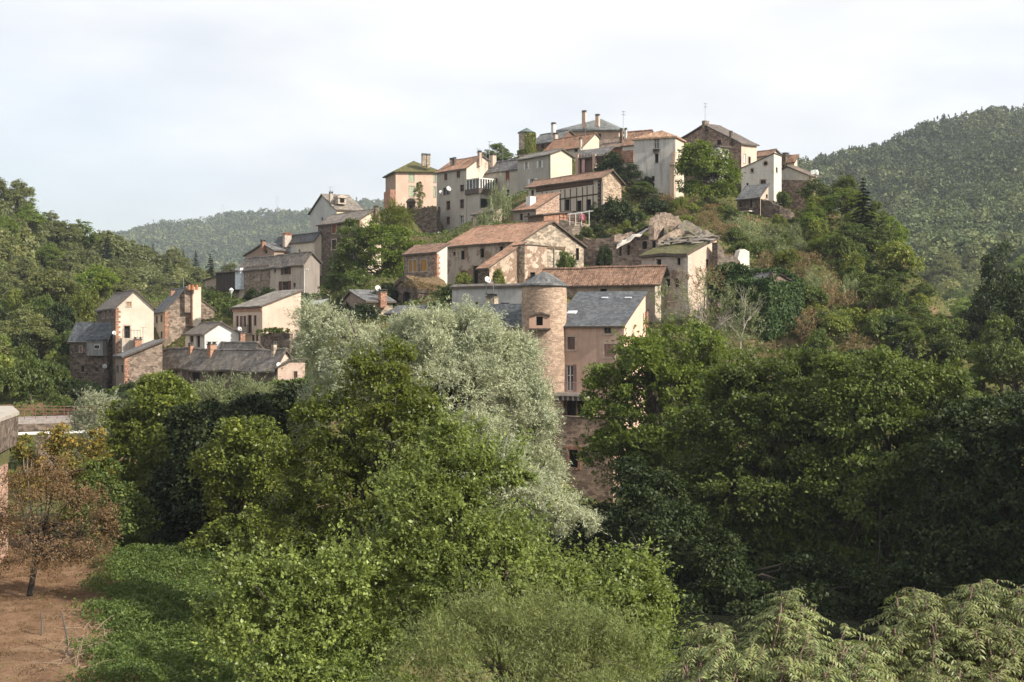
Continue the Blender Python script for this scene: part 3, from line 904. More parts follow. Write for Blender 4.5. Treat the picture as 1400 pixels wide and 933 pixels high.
# --- round tower and the pink house
Tp = P(744, 560, 121)
tw = empty('round_tower', Tp, 0, 'round stone tower with a flared slate cone roof beside the pink house', 'tower')
R0 = 30.8 / F * 121
zt = (466 - 391.5) / F * 121 - Tp.z
m = MB(); prof = [(R0 * 1.03, -6), (R0 * 1.03, 0)] + [(R0 * (1.0 + .012 * math.sin(k * 1.7)), zt * k / 14) for k in range(1, 15)]
m.lathe(prof, 40); m.build('wall', stone((.36, .25, .18), (.42, .30, .22), (.45, .35, .27), .36, .16, .26), tw, True, R0)
m = MB(); rr = 33 / F * 121
m.lathe([(R0 * .9, zt - .05), (rr, zt - .02), (rr, zt + .10), (rr * .86, zt + .28), (rr * .62, zt + .62), (rr * .40, zt + .92), (rr * .20, zt + 1.13), (rr * .17, zt + 1.2), (0, zt + 1.26)], 40)
m.build('roof', slate((.115, .118, .122), .3, .2), tw, True, R0)
cb = P(737, 440, 121); cx_ = cb.x - Tp.x; cz = cb.z - Tp.z; yy = -R0 * .93
m = MB(); wb, hb = .88, .55
out = [(cx_ - wb, cz - hb), (cx_ + wb, cz - hb), (cx_ + wb, cz + hb * .75), (cx_ + .05, cz + hb * 1.25), (cx_ - wb, cz + hb * .75)]
rc = (cx_ - .27, cx_ + .27, cz - .32, cz + .42)
vs = [Vector(p) for p in out]; ed = [(i, (i + 1) % 5) for i in range(5)]
vs += [Vector((rc[0], rc[2])), Vector((rc[1], rc[2])), Vector((rc[1], rc[3])), Vector((rc[0], rc[3]))]; ed += [(5, 6), (6, 7), (7, 8), (8, 5)]
r = delaunay_2d_cdt(vs, ed, [], 1, 1e-6)
for t in r[2]:
    c = sum((r[0][i] for i in t), Vector((0, 0))) / 3
    if rc[0] < c.x < rc[1] and rc[2] < c.y < rc[3]: continue
    m.poly([(r[0][i].x, yy - .55, r[0][i].y) for i in t])
for i in range(5):
    a, b = out[i], out[(i + 1) % 5]; m.poly([(a[0], yy - .55, a[1]), (b[0], yy - .55, b[1]), (b[0], yy + .9, b[1]), (a[0], yy + .9, a[1])])
br = m.build('bartizan', plaster((.40, .265, .20), .4), tw)
m = MB(); m.box(rc[0], rc[1], yy - .3, yy - .25, rc[2], rc[3]); m.build('opening', dark(), br)
m = MB()
for i in (2, 3):
    a, b = out[i], out[i + 1]; m.hexa([(p[0] * 1, yy - .72, p[1] + dz) for p, dz in ((a, .003), (b, .003), (b, .15), (a, .15))] + [(p[0], yy + .8, p[1] + dz) for p, dz in ((a, .003), (b, .003), (b, .15), (a, .15))])
m.box(cx_ - wb - .06, cx_ + wb + .06, yy - .62, yy + .8, cz - hb - .12, cz - hb - .003)
m.build('coping', flat('coping', (.10, .075, .06)), br)

h = House('house', 'pink rendered house with a blue grey slate roof and iron balcony beside the round tower', 853, 118, 66, 574, Lend=757,
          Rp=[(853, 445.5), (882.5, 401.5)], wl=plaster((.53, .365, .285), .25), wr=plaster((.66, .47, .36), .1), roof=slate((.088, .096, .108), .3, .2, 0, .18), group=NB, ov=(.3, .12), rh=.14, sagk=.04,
          wins=[('L', 781, 469, 10, 17, 'c+', (.16, .10, .085)), ('L', 831, 451.5, 9.5, 8, 'b+'), ('L', 832.5, 479, 13, 17, 'c+', (.36, .21, .17)), ('L', 778.8, 516.5, 9.5, 36, 'goD', (.20, .125, .11)),
                ('R', 866, 480, 5, 11, 'c')])
m = MB(); h.fpx(m, 'L', 764.5, 806, 536.5, 540.5, .0, 1.4); bal = h.part('balcony', m, flat('stone_slab', (.46, .38, .33)))
m = MB(); zb = h.fp(780, 536.5, 'L')[1]; u0 = h.fp(765, 536, 'L')[0]; u1 = h.fp(806, 536, 'L')[0]
for k in range(30):
    u = u0 + (u1 - u0) * k / 29; m.tube([h.fl('L', u, zb, 1.33), h.fl('L', u, zb + .92, 1.33)], .014, 4)
for dz in (.06, .92): m.tube([h.fl('L', u0, zb + dz, 1.33), h.fl('L', u1, zb + dz, 1.33)], .025, 5)
m.build('railing', flat('pale_iron', (.30, .24, .22), .6), bal)
m = MB()
for k in range(7):
    u = u0 + (u1 - u0) * k / 6; h.fbox(m, 'L', min(u, u + .18), max(u, u + .18), zb - .62, zb - .24, .0, 1.3)
m.build('joists', wood((.30, .28, .26)), bal)
m = MB(); h.fpx(m, 'L', 770, 812, 547, 572, .004, .012); h.part('undercroft_shade', m, dark())  # thin black sheet on the wall, painted shade of the gap below
m = MB()
for x in (776, 790, 803): h.fpx(m, 'L', x - 1, x + 1, 541, 572, .05, .3)
h.part('posts', m, wood((.10, .07, .055)))
m = MB(); h.fpx(m, 'L', 803, 853, 444.2, 446.2, .02, .14); h.part('cornice', m, flat('dressed_stone', (.42, .33, .26)))
h.chimney(884, 424, 436, 3.5, 3, BRICK(), cap=False)
m = MB()
for x, y in ((782, 427.5), (827, 407.5), (859, 407.5)):
    c = h.loc(P(x, y, 120.0)); 
    # roof lights lie on the slope: step along the view ray onto the roof plane
    p0, p1 = h.prof[0], h.prof[-1]; sl = (p1[1] - p0[1]) / (p1[0] - p0[0])
    d = ray(x, y); o = h.O
    best = min((abs(h.loc(d * t).z - (p0[1] + sl * h.loc(d * t).x + .15)), t) for t in np.arange(116, 130, .05))
    c = h.loc(d * best[1]); e = Vector((1, 0, sl)).normalized(); n = Vector((-sl, 0, 1)).normalized(); g = Vector((0, 1, 0))
    m.obox(c + n * .04, e * (.28 if x < 800 else .08), g * (.42 if x < 800 else .3), n * .05)
m.build('roof_light', flat('roof_light', (.55, .57, .6), .2), h.roof)
# rubble river wall under the house
h = House('river_wall', 'tall rubble stone wall below the pink house with one brick framed opening', 838, 116.4, 66, 720, Lend=757, Rp=[(838, 573), (858, 573)],
          wl=stone((.28, .185, .135), (.36, .25, .185), (.38, .29, .23)), roof=flat('stone_ledge', (.30, .22, .17)), rh=.2, ov=(.05, .05), cat='wall',
          wins=[('L', 784.3, 627, 12, 24, 'd')])
m = MB(); 
for (a, b, c, d) in ((775.5, 778.2, 613, 642), (790.4, 794, 613, 642), (774.5, 795, 609.5, 614.5), (776, 793, 639.3, 642)): h.fpx(m, 'L', a, b, c, d, .005, .09)
h.part('brick_surround', m, BRICK())

# --- long tiled barn behind the tower
h = House('barn', 'long barn with weathered red tiles and open timber eaves behind the round tower', 895.5, 150, 60, 430, Lend=742,
          Rp=[(895.5, 386.5), (902.8, 365.5), (914, 394)], wl=plaster((.36, .285, .23), .45, .15), wr=plaster((.50, .42, .34), .4), roof=tl_old(), group=NB, ov=(.5, .75), amax=18, amin=3,
          wins=[('L', 824.8, 397, 9, 5, 'd'), ('R', 905, 396, 3, 8, 'd')])
m = MB(); h.fpx(m, 'L', 760, 893, 388.2, 390.2, .01, .12); h.part('eaves_board', m, wood((.05, .04, .035)))
m = MB()
for k in range(22):
    u = .4 + k * (h.a - .8) / 21; h.fbox(m, 'L', u, u + .12, h.prof[0][1] - .25, h.prof[0][1] - .08, .12, .5)
h.part('rafter_ends', m, wood((.10, .07, .05)))

# --- ruins on the right
h = House('ruined_house', 'derelict house with a mossy sagging slate roof and cream pink gable', 940.4, 150, 48, 415, Lend=877,
          Rp=[(940.4, 349), (979.8, 327.5)], wl=plaster((.47, .40, .345), .5, .12), wr=plaster((.58, .45, .36), .2), roof=sl_moss(), group=NB, ov=(.4, .15), rh=.3, sagk=.4,
          wins=[('L', 901, 359, 6, 10, 'd'), ('L', 928, 357, 4.5, 10, 'd'), ('L', 913, 387, 6, 11.5, 'd'), ('L', 925.7, 386.5, 5, 12, 'd'), ('R', 967.4, 360.5, 4.5, 12, 'd')])
h.quoins(h.prof[0][1], flat('pale_quoin', (.50, .43, .36)))
rng = random.Random(3)
m = MB(); p0, p1 = h.prof; sl = (p1[1] - p0[1]) / (p1[0] - p0[0])
for k in range(60):
    x = rng.uniform(h.b * .55, h.b * 1.05); y = rng.uniform(-.1, h.a); c = Vector((x, y, p0[1] + sl * x + .36 + rng.uniform(0, .2)))
    a = rng.uniform(-.5, .5); e = Vector((math.cos(a), math.sin(a), sl + rng.uniform(-.25, .15))).normalized(); g = Vector((-math.sin(a), math.cos(a), rng.uniform(-.1, .1))).normalized()
    m.obox(c, e * rng.uniform(.12, .3), g * rng.uniform(.3, .9), e.cross(g) * .025)
m.build('loose_slabs', slate((.20, .175, .15), .5, .3), h.roof)

h = House('ruined_barn', 'roofless stone ruin with a caved-in slate roof behind the mossy house', 900, 158, 46, 385, Lend=837.5,
          Rp=[(900, 327), (925, 312), (962, 322)], wl=st_brown(), wr=st_brown(), group=NB, amax=13,
          wins=[('L', 848, 343, 3.5, 14, 'd'), ('L', 859, 341.5, 3.5, 15, 'd'), ('L', 881, 332, 7, 17, 'd'), ('L', 894, 330, 4.5, 26, 'd')])
def slab_between(h, pts, mat, th=.22, parent=None, name='roof_slab', rag=0.0, seed=1):
    """roof remnant: quad of four (px, py, Y) points, a real slab with thickness and uneven edge"""
    rng = random.Random(seed); q = [h.loc(P(*p)) for p in pts]; m = MB(); N, M_ = 8, 4
    def at(i, j):
        a = q[0].lerp(q[1], i / N); b = q[3].lerp(q[2], i / N); p = a.lerp(b, j / M_)
        return p
    g = [[at(i, j) + Vector((0, 0, rng.uniform(-rag, rag))) for j in range(M_ + 1)] for i in range(N + 1)]
    dn = Vector((0, 0, -th))
    for i in range(N):
        for j in range(M_):
            m.poly([g[i][j], g[i + 1][j], g[i + 1][j + 1], g[i][j + 1]]); m.poly([g[i][j] + dn, g[i][j + 1] + dn, g[i + 1][j + 1] + dn, g[i + 1][j] + dn])
    for i in range(N):
        for j in (0, M_): m.poly([g[i][j], g[i + 1][j], g[i + 1][j] + dn, g[i][j] + dn])
    for j in range(M_):
        for i in (0, N): m.poly([g[i][j], g[i][j + 1], g[i][j + 1] + dn, g[i][j] + dn])
    return m.build(name, mat, parent or h.root)
slab_between(h, [(843, 336, 166), (900, 303, 172), (893, 303, 168), (839, 334, 162)], wood((.05, .04, .032)), .3, rag=.15)
slab_between(h, [(844, 332, 160), (898, 306, 163), (893, 311, 161.5), (843, 336, 158.5)], flat('fallen_boards', (.42, .38, .33)), .15, name='fallen_board', rag=.22, seed=4)
slab_between(h, [(936, 301, 168), (976, 321, 164), (966, 326, 160), (926, 312, 162)], slate((.13, .11, .09), .5, .3, moss=.3), .3, rag=.2, seed=5)
slab_between(h, [(910, 311, 165), (946, 318, 163), (950, 331, 158), (905, 330, 158)], slate((.11, .09, .075), .5, .3, moss=.5), .3, rag=.35, seed=6)
g_, o_ = ragged_wall('broken_gable', None, [(894, 306, 160), (903, 292, 164), (917, 291, 167), (928, 296, 168), (936, 303, 170)], 3, .6, st_brown(), h.root, rag=.5, seed=8)
g_.location = h.loc(o_); g_.rotation_euler = (0, 0, -h.th)
ragged_wall('ruin_wall', 'broken stub of slate rubble wall right of the mossy roof', [(981, 333, 152), (990, 345, 153), (1004, 350, 154), (1012, 358, 155)], 3, .7, stone((.12, .095, .08), (.18, .15, .125), (.16, .13, .1), .6, .12), rag=.5, seed=2)
ragged_wall('ruin_wall', 'bright white rendered wall stub standing alone on the slope', [(1009, 352, 155), (1012, 342, 155.3), (1018, 340.5, 156), (1024.5, 343, 156.6)], 4, .6, plaster((.62, .57, .5), .3), rag=.2, seed=3)

h = House('hut', 'ivy smothered hut with a patch of grey slate roof showing', 1050, 141, 40, 470, Lend=996, Rp=[(1050, 391), (1064, 375), (1090, 390)],
          wl=st_dark(), roof=slate((.20, .195, .19), .4, .25), group=NB, amax=10, ov=(.2, .2))
h.chimney(1056, 374, 383, 7, 4, st_dark())
ivy_hut = h

# --- crown of the hill, left part
h = House('house', 'tall pink house with a mossy pyramid roof and pale green shutters on the left skyline', 541, 256, 17, 300, Lend=536,
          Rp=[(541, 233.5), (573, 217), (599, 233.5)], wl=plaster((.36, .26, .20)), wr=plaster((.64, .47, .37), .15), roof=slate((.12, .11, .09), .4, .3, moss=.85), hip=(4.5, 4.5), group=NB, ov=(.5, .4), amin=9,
          wins=[('R', 562.8, 241.5, 7, 13, 'c', (.42, .47, .33)), ('R', 563, 261, 7, 14, 'c', (.42, .47, .33)), ('R', 594.5, 243, 3, 12, 'c', (.42, .47, .33)), ('R', 594.5, 262, 3, 14, 'c', (.42, .47, .33))])
h.chimney(579.5, 211.5, 222, 6, 4.2, st_pale()); h.chimney(585.5, 211.8, 222, 5, 4.4, st_pale())
m = MB(); h.fpx(m, 'L', 532, 541, 261, 285, 0, 1.0); h.part('side_annex', m, BRICK())
ragged_wall('terrace_wall', 'tall dark stone terrace wall below the pink pyramid roofed house', [(546, 298, 246), (558, 292, 244), (570, 285.5, 243), (597, 281.5, 241)], 8, 1.2, st_dark(), rag=.12, seed=11)
gt = empty('garden_turret', P(562, 294, 245), 0, 'little domed stone garden turret on top of the dark terrace wall', 'turret')
m = MB(); m.lathe([(.75, -.6), (.75, 2.1), (.9, 2.2), (.9, 2.35), (.62, 2.75), (.25, 3.0), (0, 3.05)], 14); m.build('body', st_dark(), gt, True)
m = MB(); m.box(-.3, .3, -.78, -.6, .4, 1.7); m.build('niche_shade', dark(), gt)  # black box on the turret face, painted as a shaded recess
fp_ = empty('gate_pillar', P(551.5, 298, 246), 0, 'small stone gate pillar with a ball finial left of the garden turret', 'pillar')
m = MB(); m.box(-.4, .4, -.4, .4, -1, 1.3); m.box(-.5, .5, -.5, .5, 1.3, 1.5); m.lathe([(.12, 1.5), (.28, 1.75), (.25, 2.0), (0, 2.15)], 10); m.build('pillar_body', st_dark(), fp_)

h = House('house', 'tallest grey rendered house, four storeys of windows with satellite dishes', 637.8, 240, 40, 335, Lend=597,
          Rp=[(637.8, 230), (659.5, 214.2), (669.5, 221.5)], wl=plaster((.44, .405, .35), .35), wr=plaster((.60, .51, .41), .12), roof=tl_red(), group=NB, ov=(.4, .25),
          wins=[('L', 609.5, 241.5, 4.5, 9.5, 'c'), ('L', 626.8, 238.5, 5, 9, 'c'), ('L', 610.5, 261, 10, 10, 'b'), ('L', 631.5, 257, 5.5, 9, 'b'), ('L', 612.8, 281, 5.5, 12.5, 'b+'), ('L', 631.5, 278.5, 5.5, 12.5, 'b+'),
                ('L', 612.5, 301.5, 5.2, 11, 'b+'), ('L', 631, 300, 5.5, 12, 'g'), ('L', 615, 324.5, 8, 6, 'd')])
h.dish(613.5, 257.8, 3.4, -.7); h.dish(602.8, 262.5, 2.6, -.2); h.dish(600.8, 319.6, 3.1, -.3)
h.chimney(655.8, 207.5, 221, 4.6, 4, plaster((.55, .42, .34))); h.chimney(617.5, 217.5, 226, 4, 6, STC()); h.chimney(621.5, 216.5, 225, 3.6, 6.4, st_dark())
h.antenna(653, 203, 212, 4, 5, .6)
h = House('house', 'lower grey annex carrying a white glazed veranda on its roof', 655.5, 237.2, 40, 335, Lend=638.4, Rp=[(655.5, 264.5), (676, 268)], wl=plaster((.44, .405, .35), .4), wr=plaster((.40, .36, .31), .4),
          roof=flat('terrace_slab', (.50, .44, .37)), rh=.9, ov=(.3, .2), sagk=.02, group=NB, wins=[('R', 664, 278, 14, 13, 'd'), ('L', 648, 300, 4, 7, 'd')])
m = MB(); q = MB(); zv = h.prof[0][1] + .95
m.box(-.2, h.b + .2, -.15, h.a, zv + 1.55, zv + 1.75)
nb = 7
for k in range(nb):
    x = (h.b) * k / (nb - 1); m.box(x - .09, x + .09, -.12, .06, zv, zv + 1.55)
for k in range(5):
    y = h.a * k / 4; m.box(-.12, .06, y - .08, y + .08, zv, zv + 1.55)
vr = m.build('veranda', flat('white_frame', (.62, .60, .56)), h.root)
q.box(.0, h.b, -.02, .0, zv, zv + 1.55); q.box(-.02, 0, .02, h.a, zv, zv + 1.55); q.build('glazing', glass(), vr)
h = House('house', 'plain rendered house with a red shutter under a grey slate roof, right of the veranda', 708, 236, 40, 300, Lend=661,
          Rp=[(708, 230.5), (719, 217.5), (730, 229)], wl=plaster((.47, .425, .36), .3), roof=slate((.15, .145, .145)), group=NB, amax=16,
          wins=[('L', 694, 240.5, 5.2, 13, 'c', REDSHUT), ('L', 694, 263.7, 4.2, 9.5, 'd'), ('L', 678, 246, 4, 5, 'd'), ('L', 677, 266, 5, 8, 'd')])
h.chimney(674, 211.5, 225, 7, 5, plaster((.58, .46, .38)))
for x, y0 in ((664.5, 205), (669, 193), (687.5, 203)): h.antenna(x, y0, 222, 5, 4, .5)
House('shed', 'half timbered lean-to with a dark roof at the foot of the grey annex', 674, 206, 34, 335, Lend=646.5, Rp=[(674, 289.5), (686, 283)], wl=plaster((.58, .47, .37), .3), roof=slate((.14, .11, .09)), group=NB,
      wins=[('L', 660, 302, 7, 12, 'd')])
h = House('house', 'grey rendered house with white shutters and a blank cream gable in the upper rows', 752.7, 228, 36, 272, Lend=707.4,
          Rp=[(752.7, 211), (768, 204.8), (782, 214.5)], wl=plaster((.40, .375, .325), .25), wr=plaster((.62, .55, .44), .08), roof=slate((.17, .155, .14)), group=NB, ov=(.35, .3),
          wins=[('L', 720.2, 226.5, 3.6, 9.5, 'go', (.66, .65, .62)), ('L', 738.5, 224.5, 4, 9.5, 'go', (.66, .65, .62)), ('L', 728, 248.8, 6, 9.5, 'go', (.66, .65, .62))])
h.gutter('L', h.prof[0][1] - .05, .2, h.a - .2)

# --- crown of the hill, centre
tp = P(720, 215, 252); rt = empty('round_tower', tp, 0, 'small ivy clad round turret with a conical slate roof on the skyline', 'tower')
r1 = 10.8 / F * 252; z1 = (466 - 182) / F * 252 - tp.z
m = MB(); m.lathe([(r1, -4), (r1 * .99, z1)], 24); m.build('wall', st_pale(), rt, True, r1)
m = MB(); m.lathe([(r1 * .9, z1 - .02), (r1 * 1.16, z1), (r1 * 1.16, z1 + .1), (r1 * .5, z1 + .62), (0, z1 + .98)], 24); m.build('roof', slate((.12, .16, .155), .3, .2), rt, True)
turret = rt
h = House('manor', 'broad manor with a wide grey green hipped slate roof at the very top', 846, 268, 62, 225, Rend=850.5,
          Lp=[(762.4, 178.5), (806, 158.5), (846, 177.2)], wl=plaster((.47, .33, .25), .2), wr=plaster((.60, .45, .35)), roof=slate((.155, .165, .165), .35, .22), hip=(5, 3), group=NB, ov=(.5, .5), amin=9,
          wins=[('L', 782, 186, 4, 6, 'b'), ('L', 820, 186, 4, 7, 'b')])
h.chimney(798.8, 152.5, 170, 5.2, 1, plaster((.58, .45, .37))); h.chimney(817, 157.5, 168, 5, 3.5, plaster((.58, .45, .37)))
h = House('house', 'dark red walled house under a low slate roof beside the ivy turret', 766, 256, 40, 230, Lend=728, Rp=[(766, 191.5), (778, 179), (790, 190)], wl=plaster((.20, .12, .09)), roof=slate((.18, .185, .18)), group=NB,
          wins=[('L', 742, 200, 4, 7, 'b'), ('L', 752, 199, 4, 7, 'b')])
h.chimney(756.8, 169, 186, 5, -1, plaster(WHITE)); h.chimney(759.3, 183, 196, 5.5, -6, STC())
h = House('house', 'orange tiled house with a bright narrow cream gable below the manor', 796.5, 245, 40, 240, Lend=741.5,
          Rp=[(796.5, 201), (813.8, 183.2), (819, 189)], wl=plaster((.50, .46, .38)), wr=plaster((.62, .54, .43), .08), roof=tiles((.33, .18, .11), (.42, .245, .155), .35), group=NB, ov=(.35, .2),
          wins=[('L', 787.5, 205.5, 4.5, 4, 'd')])
h.chimney(793.8, 189.5, 200, 3.2, 1, STC()); h.antenna(800.5, 176, 190, 3, 4, .4)
h = House('house', 'low reddish brown house with a dull brown roof, right below the manor', 851, 250, 58, 240, Lend=803, Rp=[(851, 200), (858, 188), (866, 198)], wl=plaster((.24, .12, .085)), roof=slate((.20, .15, .12), .3, .3), group=NB)
h.chimney(849.5, 177, 194, 3.5, 3, st_dark()); h.antenna(852, 152, 190, 3, 5, .6)
h = House('house', 'pale house with striped old tiles squeezed left of the tall stained white house', 884, 240, 60, 245, Lend=851, Rp=[(884, 196), (890, 179), (897, 190)], wl=plaster((.50, .47, .42)), roof=tl_old(), group=NB, amin=3)
h.chimney(855.5, 176.5, 188, 3, 3, plaster(WHITE))
m = MB(); h.fpx(m, 'L', 851, 867.5, 206, 222, .01, .5); h.part('tiled_lean_to', m, tiles((.36, .19, .13), (.42, .25, .18), .2))
lg = House('loggia', 'covered timber terrace on pillars with a thin slate roof among dark trees', 829, 236, 50, 252, Lend=790.5, Rp=[(829, 209.5), (834, 205)], wl=plaster((.16, .105, .085)), roof=slate((.13, .125, .125)), rh=.16, ov=(1.0, .4), group=NB, amin=3)
m = MB()
for x in (792.8, 816): lg.fpx(m, 'L', x - 1.8, x + 1.8, 211.5, 240, .4, .9)
lg.part('pillar', m, plaster((.52, .38, .30)))
m = MB(); lg.fpx(m, 'L', 791, 829, 216, 217, .45, .6); lg.fpx(m, 'L', 791, 829, 213, 214, .45, .6)
for k in range(7): lg.fpx(m, 'L', 795 + k * 4, 796 + k * 4, 211, 217, .46, .58)
lg.part('lattice', m, wood((.13, .08, .06)))
m = MB(); lg.fpx(m, 'L', 798, 802, 217.5, 236, .5, .53); lg.part('curtain', m, flat('pink_cloth', (.50, .30, .30)))

# --- half timbered house and the small tiled house under it
h = House('house', 'half timbered house with a stone gable and three tall dark openings', 823.5, 202, 38, 304, Lend=722.5,
          Rp=[(823.5, 242), (835.6, 234.3), (849.5, 250)], wl=plaster((.55, .49, .41), .2), wr=stone((.36, .255, .175), (.46, .34, .25), (.48, .40, .31), .4, .2), roof=tl_old(), group=NB, ov=(.6, .45), amax=20,
          wins=[('L', 775.4, 280, 6.5, 15.5, 'd'), ('L', 791.7, 281.5, 6.5, 15, 'd'), ('L', 804.6, 280, 6.5, 15.5, 'd'), ('L', 728, 263, 3.5, 7, 'd')])
m = MB()
for x in (766.5, 772.5, 780, 788.5, 796.5, 802.8, 811, 818): h.fbeam(m, 'L', (x, 246 + (823 - x) * .135 + (6 if x < 812 else 0)), (x, 290), .16)
h.fbeam(m, 'L', (733, 276.5), (822, 264.5), .2, .055); h.fbeam(m, 'L', (733, 262), (812, 251), .22, .055); h.fbeam(m, 'L', (766, 290), (822, 288), .2, .055)
for x in (741.5, 747.5, 755): h.fbeam(m, 'L', (x, 262), (x, 280), .15)
h.part('timber_frame', m, wood((.085, .055, .04)))
m = MB()
u0, za = h.fp(733, 262, 'L'); u1, zb_ = h.fp(811, 251.5, 'L'); z_top = h.prof[0][1] - .15
h.fbox(m, 'L', u1, u0, (za + zb_) / 2, z_top, .004, .04); h.part('boarding', m, wood((.15, .085, .055)))
m = MB()
for k in range(8): h.fpx(m, 'L', 819.3 - (k % 2) * 1.2, 822, 246 + k * 5.2, 248.5 + k * 5.2, .06, .13)
h.fpx(m, 'L', 819.6, 822, 246, 285, .005, .05); h.part('corner_blocks', m, wood((.06, .04, .03)))
m = MB(); u, z = h.fp(824.5, 250, 'R'); m.tube([h.fl('R', u, z, .07), h.fl('R', u, z - 6.5, .07)], .055, 6); h.part('drain_pipe', m, flat('zinc', (.5, .48, .45), .5, .3))
h = House('house', 'small house with a salmon tiled mono-pitch roof and white chimney', 732.8, 196, 40, 306, Lend=701.5,
          Rp=[(732.8, 285.5), (764.5, 265.8)], wl=plaster((.30, .25, .21)), wr=stone((.42, .26, .185), (.50, .34, .25), (.48, .37, .3), .3, .12), roof=tiles((.39, .205, .13), (.47, .275, .185), .3), group=NB, ov=(.35, .2),
          wins=[('L', 712.5, 296.5, 4, 9, 'd'), ('L', 722.8, 294, 3.5, 7, 'c')])
h.chimney(725.8, 267.5, 279, 11, 2.5, plaster(WHITE, .1), cap=False)
h = House('shed', 'brick shed with a flat dark overhanging roof above the orange barn roof', 743.5, 189, 40, 312, Lend=722, Rp=[(743.5, 294), (777, 291)], wl=plaster((.20, .15, .12)), wr=BRICK(), roof=slate((.09, .075, .065)), rh=.18, ov=(.5, .3), group=NB)
# terrace with railing and clothes line
ragged_wall('terrace_wall', 'pale stone terrace wall under the washing line', [(764, 300, 188.5), (780, 303, 187), (798, 306, 186), (801, 310, 190)], 5, 2.0, st_pale(), rag=.1, seed=21)
ragged_wall('retaining_wall', 'long brown stone retaining wall right of the big barn gable', [(797, 325, 181), (815, 326, 180), (840, 322, 179), (862, 318, 180)], 8, .8, st_brown(), rag=.2, seed=22)
rl = empty('terrace_railing', P(766, 303, 188), 0, 'red painted timber railing along the terrace with the washing line', 'railing')
m = MB(); A = P(765, 304, 189) - rl.location; B = P(801, 307, 186.6) - rl.location
for k in range(8):
    p = A.lerp(B, k / 7); m.tube([p - Vector((0, 0, .3)), p + Vector((0, 0, 1.15))], .06, 5)
for dz in (.35, .7, 1.1): m.tube([A + Vector((0, 0, dz)), B + Vector((0, 0, dz))], .05, 5)
m.build('rails', wood((.26, .10, .06)), rl)
cl = empty('washing_line', P(779, 303, 186.2), 0, 'white posts and lines of a washing rack on the terrace', 'washing line')
m = MB()
for x, y0 in ((779, 292.5), (787, 291.5), (795, 290), (805.5, 287)):
    p = P(x, 303, 185.5) - cl.location; t_ = P(x, y0, 185.5) - cl.location; m.tube([p - Vector((0, 0, .5)), t_], .05, 5)
a_ = P(776, 293, 185.5) - cl.location; b_ = P(811, 288, 185.5) - cl.location
for dy in (-.5, 0, .5): m.tube([a_ + Vector((0, dy, 0)), b_ + Vector((0, dy, 0))], .02, 4)
m.build('frame', flat('white_metal', (.6, .6, .58), .5), cl)
m = MB(); c = P(797, 297.5, 185.4)
N = 6
for k in range(N):
    x0 = -.25 + .5 * k / N; x1 = -.25 + .5 * (k + 1) / N; f0 = .1 * math.sin(k * 1.9); f1 = .1 * math.sin((k + 1) * 1.9)
    m.hexa([(x0, f0, -.3), (x1, f1, -.25), (x1, f1 + .03, -.25), (x0, f0 + .03, -.3), (x0, f0, .5), (x1, f1, .5), (x1, f1 + .03, .5), (x0, f0 + .03, .5)])
o = m.build('laundry', flat('pink_cloth', (.62, .22, .30))); o.location = c; tag(o, 'bright pink towel hanging from the washing line', 'laundry')

# --- crown of the hill, right part
h = House('house', 'tall stained white house with a hanging dark balcony hole and hipped tile roof', 923.5, 216, 68, 282, Rend=934.5,
          Lp=[(866.6, 190.5), (900, 177.5), (923.5, 187)], wl=plaster((.56, .54, .505), .55), wr=plaster((.58, .50, .40), .25), roof=tiles((.44, .27, .17), (.52, .34, .23), .25), hip=(2, 2), group=NB, ov=(.3, .3), amin=5, rh=.25,
          wins=[('L', 897.6, 195.5, 6.5, 15, 'g'), ('L', 897.8, 216, 5, 13, 'd'), ('L', 893, 244, 4, 7, 'd')])
m = MB(); h.fpx(m, 'L', 917.5, 923.2, 226, 275, .0, .7, 0); h.fpx(m, 'L', 916.5, 924, 223, 226, -.1, .9, 0); h.fpx(m, 'L', 919.5, 924, 208, 222, .0, .55, 0)
h.part('latrine_shaft', m, plaster((.46, .36, .28), .5))
m = MB(); h.fpx(m, 'L', 893.5, 902, 203.8, 205, .0, .55)
for k in range(7): h.fpx(m, 'L', 893.8 + k * 1.3, 894.1 + k * 1.3, 205, 209 + (k % 3) * 1.5, .3, .5)
h.part('rusty_balcony', m, flat('rust', (.07, .05, .04), .8))
h = House('house', 'huge brown stone gabled house with a chimney pilaster on the right skyline', 1013.6, 236, 34, 290, Rend=1034.5,
          Lp=[(930, 191.5), (963.5, 171), (1013.6, 196.3)], wl=stone((.21, .14, .105), (.28, .195, .15), (.30, .24, .19)), wr=plaster((.64, .50, .40), .15), roof=slate((.12, .10, .09), .4, .3), group=NB, ov=(.4, .35), amax=20,
          wins=[('L', 983, 194.5, 5.5, 7, 'd'), ('L', 974, 218, 5, 5, 'd'), ('L', 1003, 222, 4, 3, 'd'), ('R', 1018, 216.5, 3.2, 12, 'c', (.62, .62, .6)), ('R', 1024.5, 219, 3, 9.5, 'd+'), ('R', 1022, 236, 3, 8, 'd')])
m = MB(); h.fpx(m, 'L', 962.3, 966, 165, 235, -.6, .45); h.part('chimney', m, stone((.15, .11, .085), (.21, .155, .12)))
h.chimney(999.3, 180.5, 192, 3.4, 2, st_dark())
h.antenna(964, 141, 166, 1, 4, .4)
h = House('house', 'small slate roofed wing with a white bargeboard peeping from the walnut tree', 984, 226, 34, 285, Rend=990, Lp=[(966, 202), (984, 201)], wl=plaster((.5, .47, .42)), roof=slate((.19, .195, .195)), group=NB)
m = MB(); h.fbeam(m, 'L', (975, 213), (984.2, 201.5), .5, .2); h.part('bargeboard', m, flat('white_boards', (.7, .7, .68)))
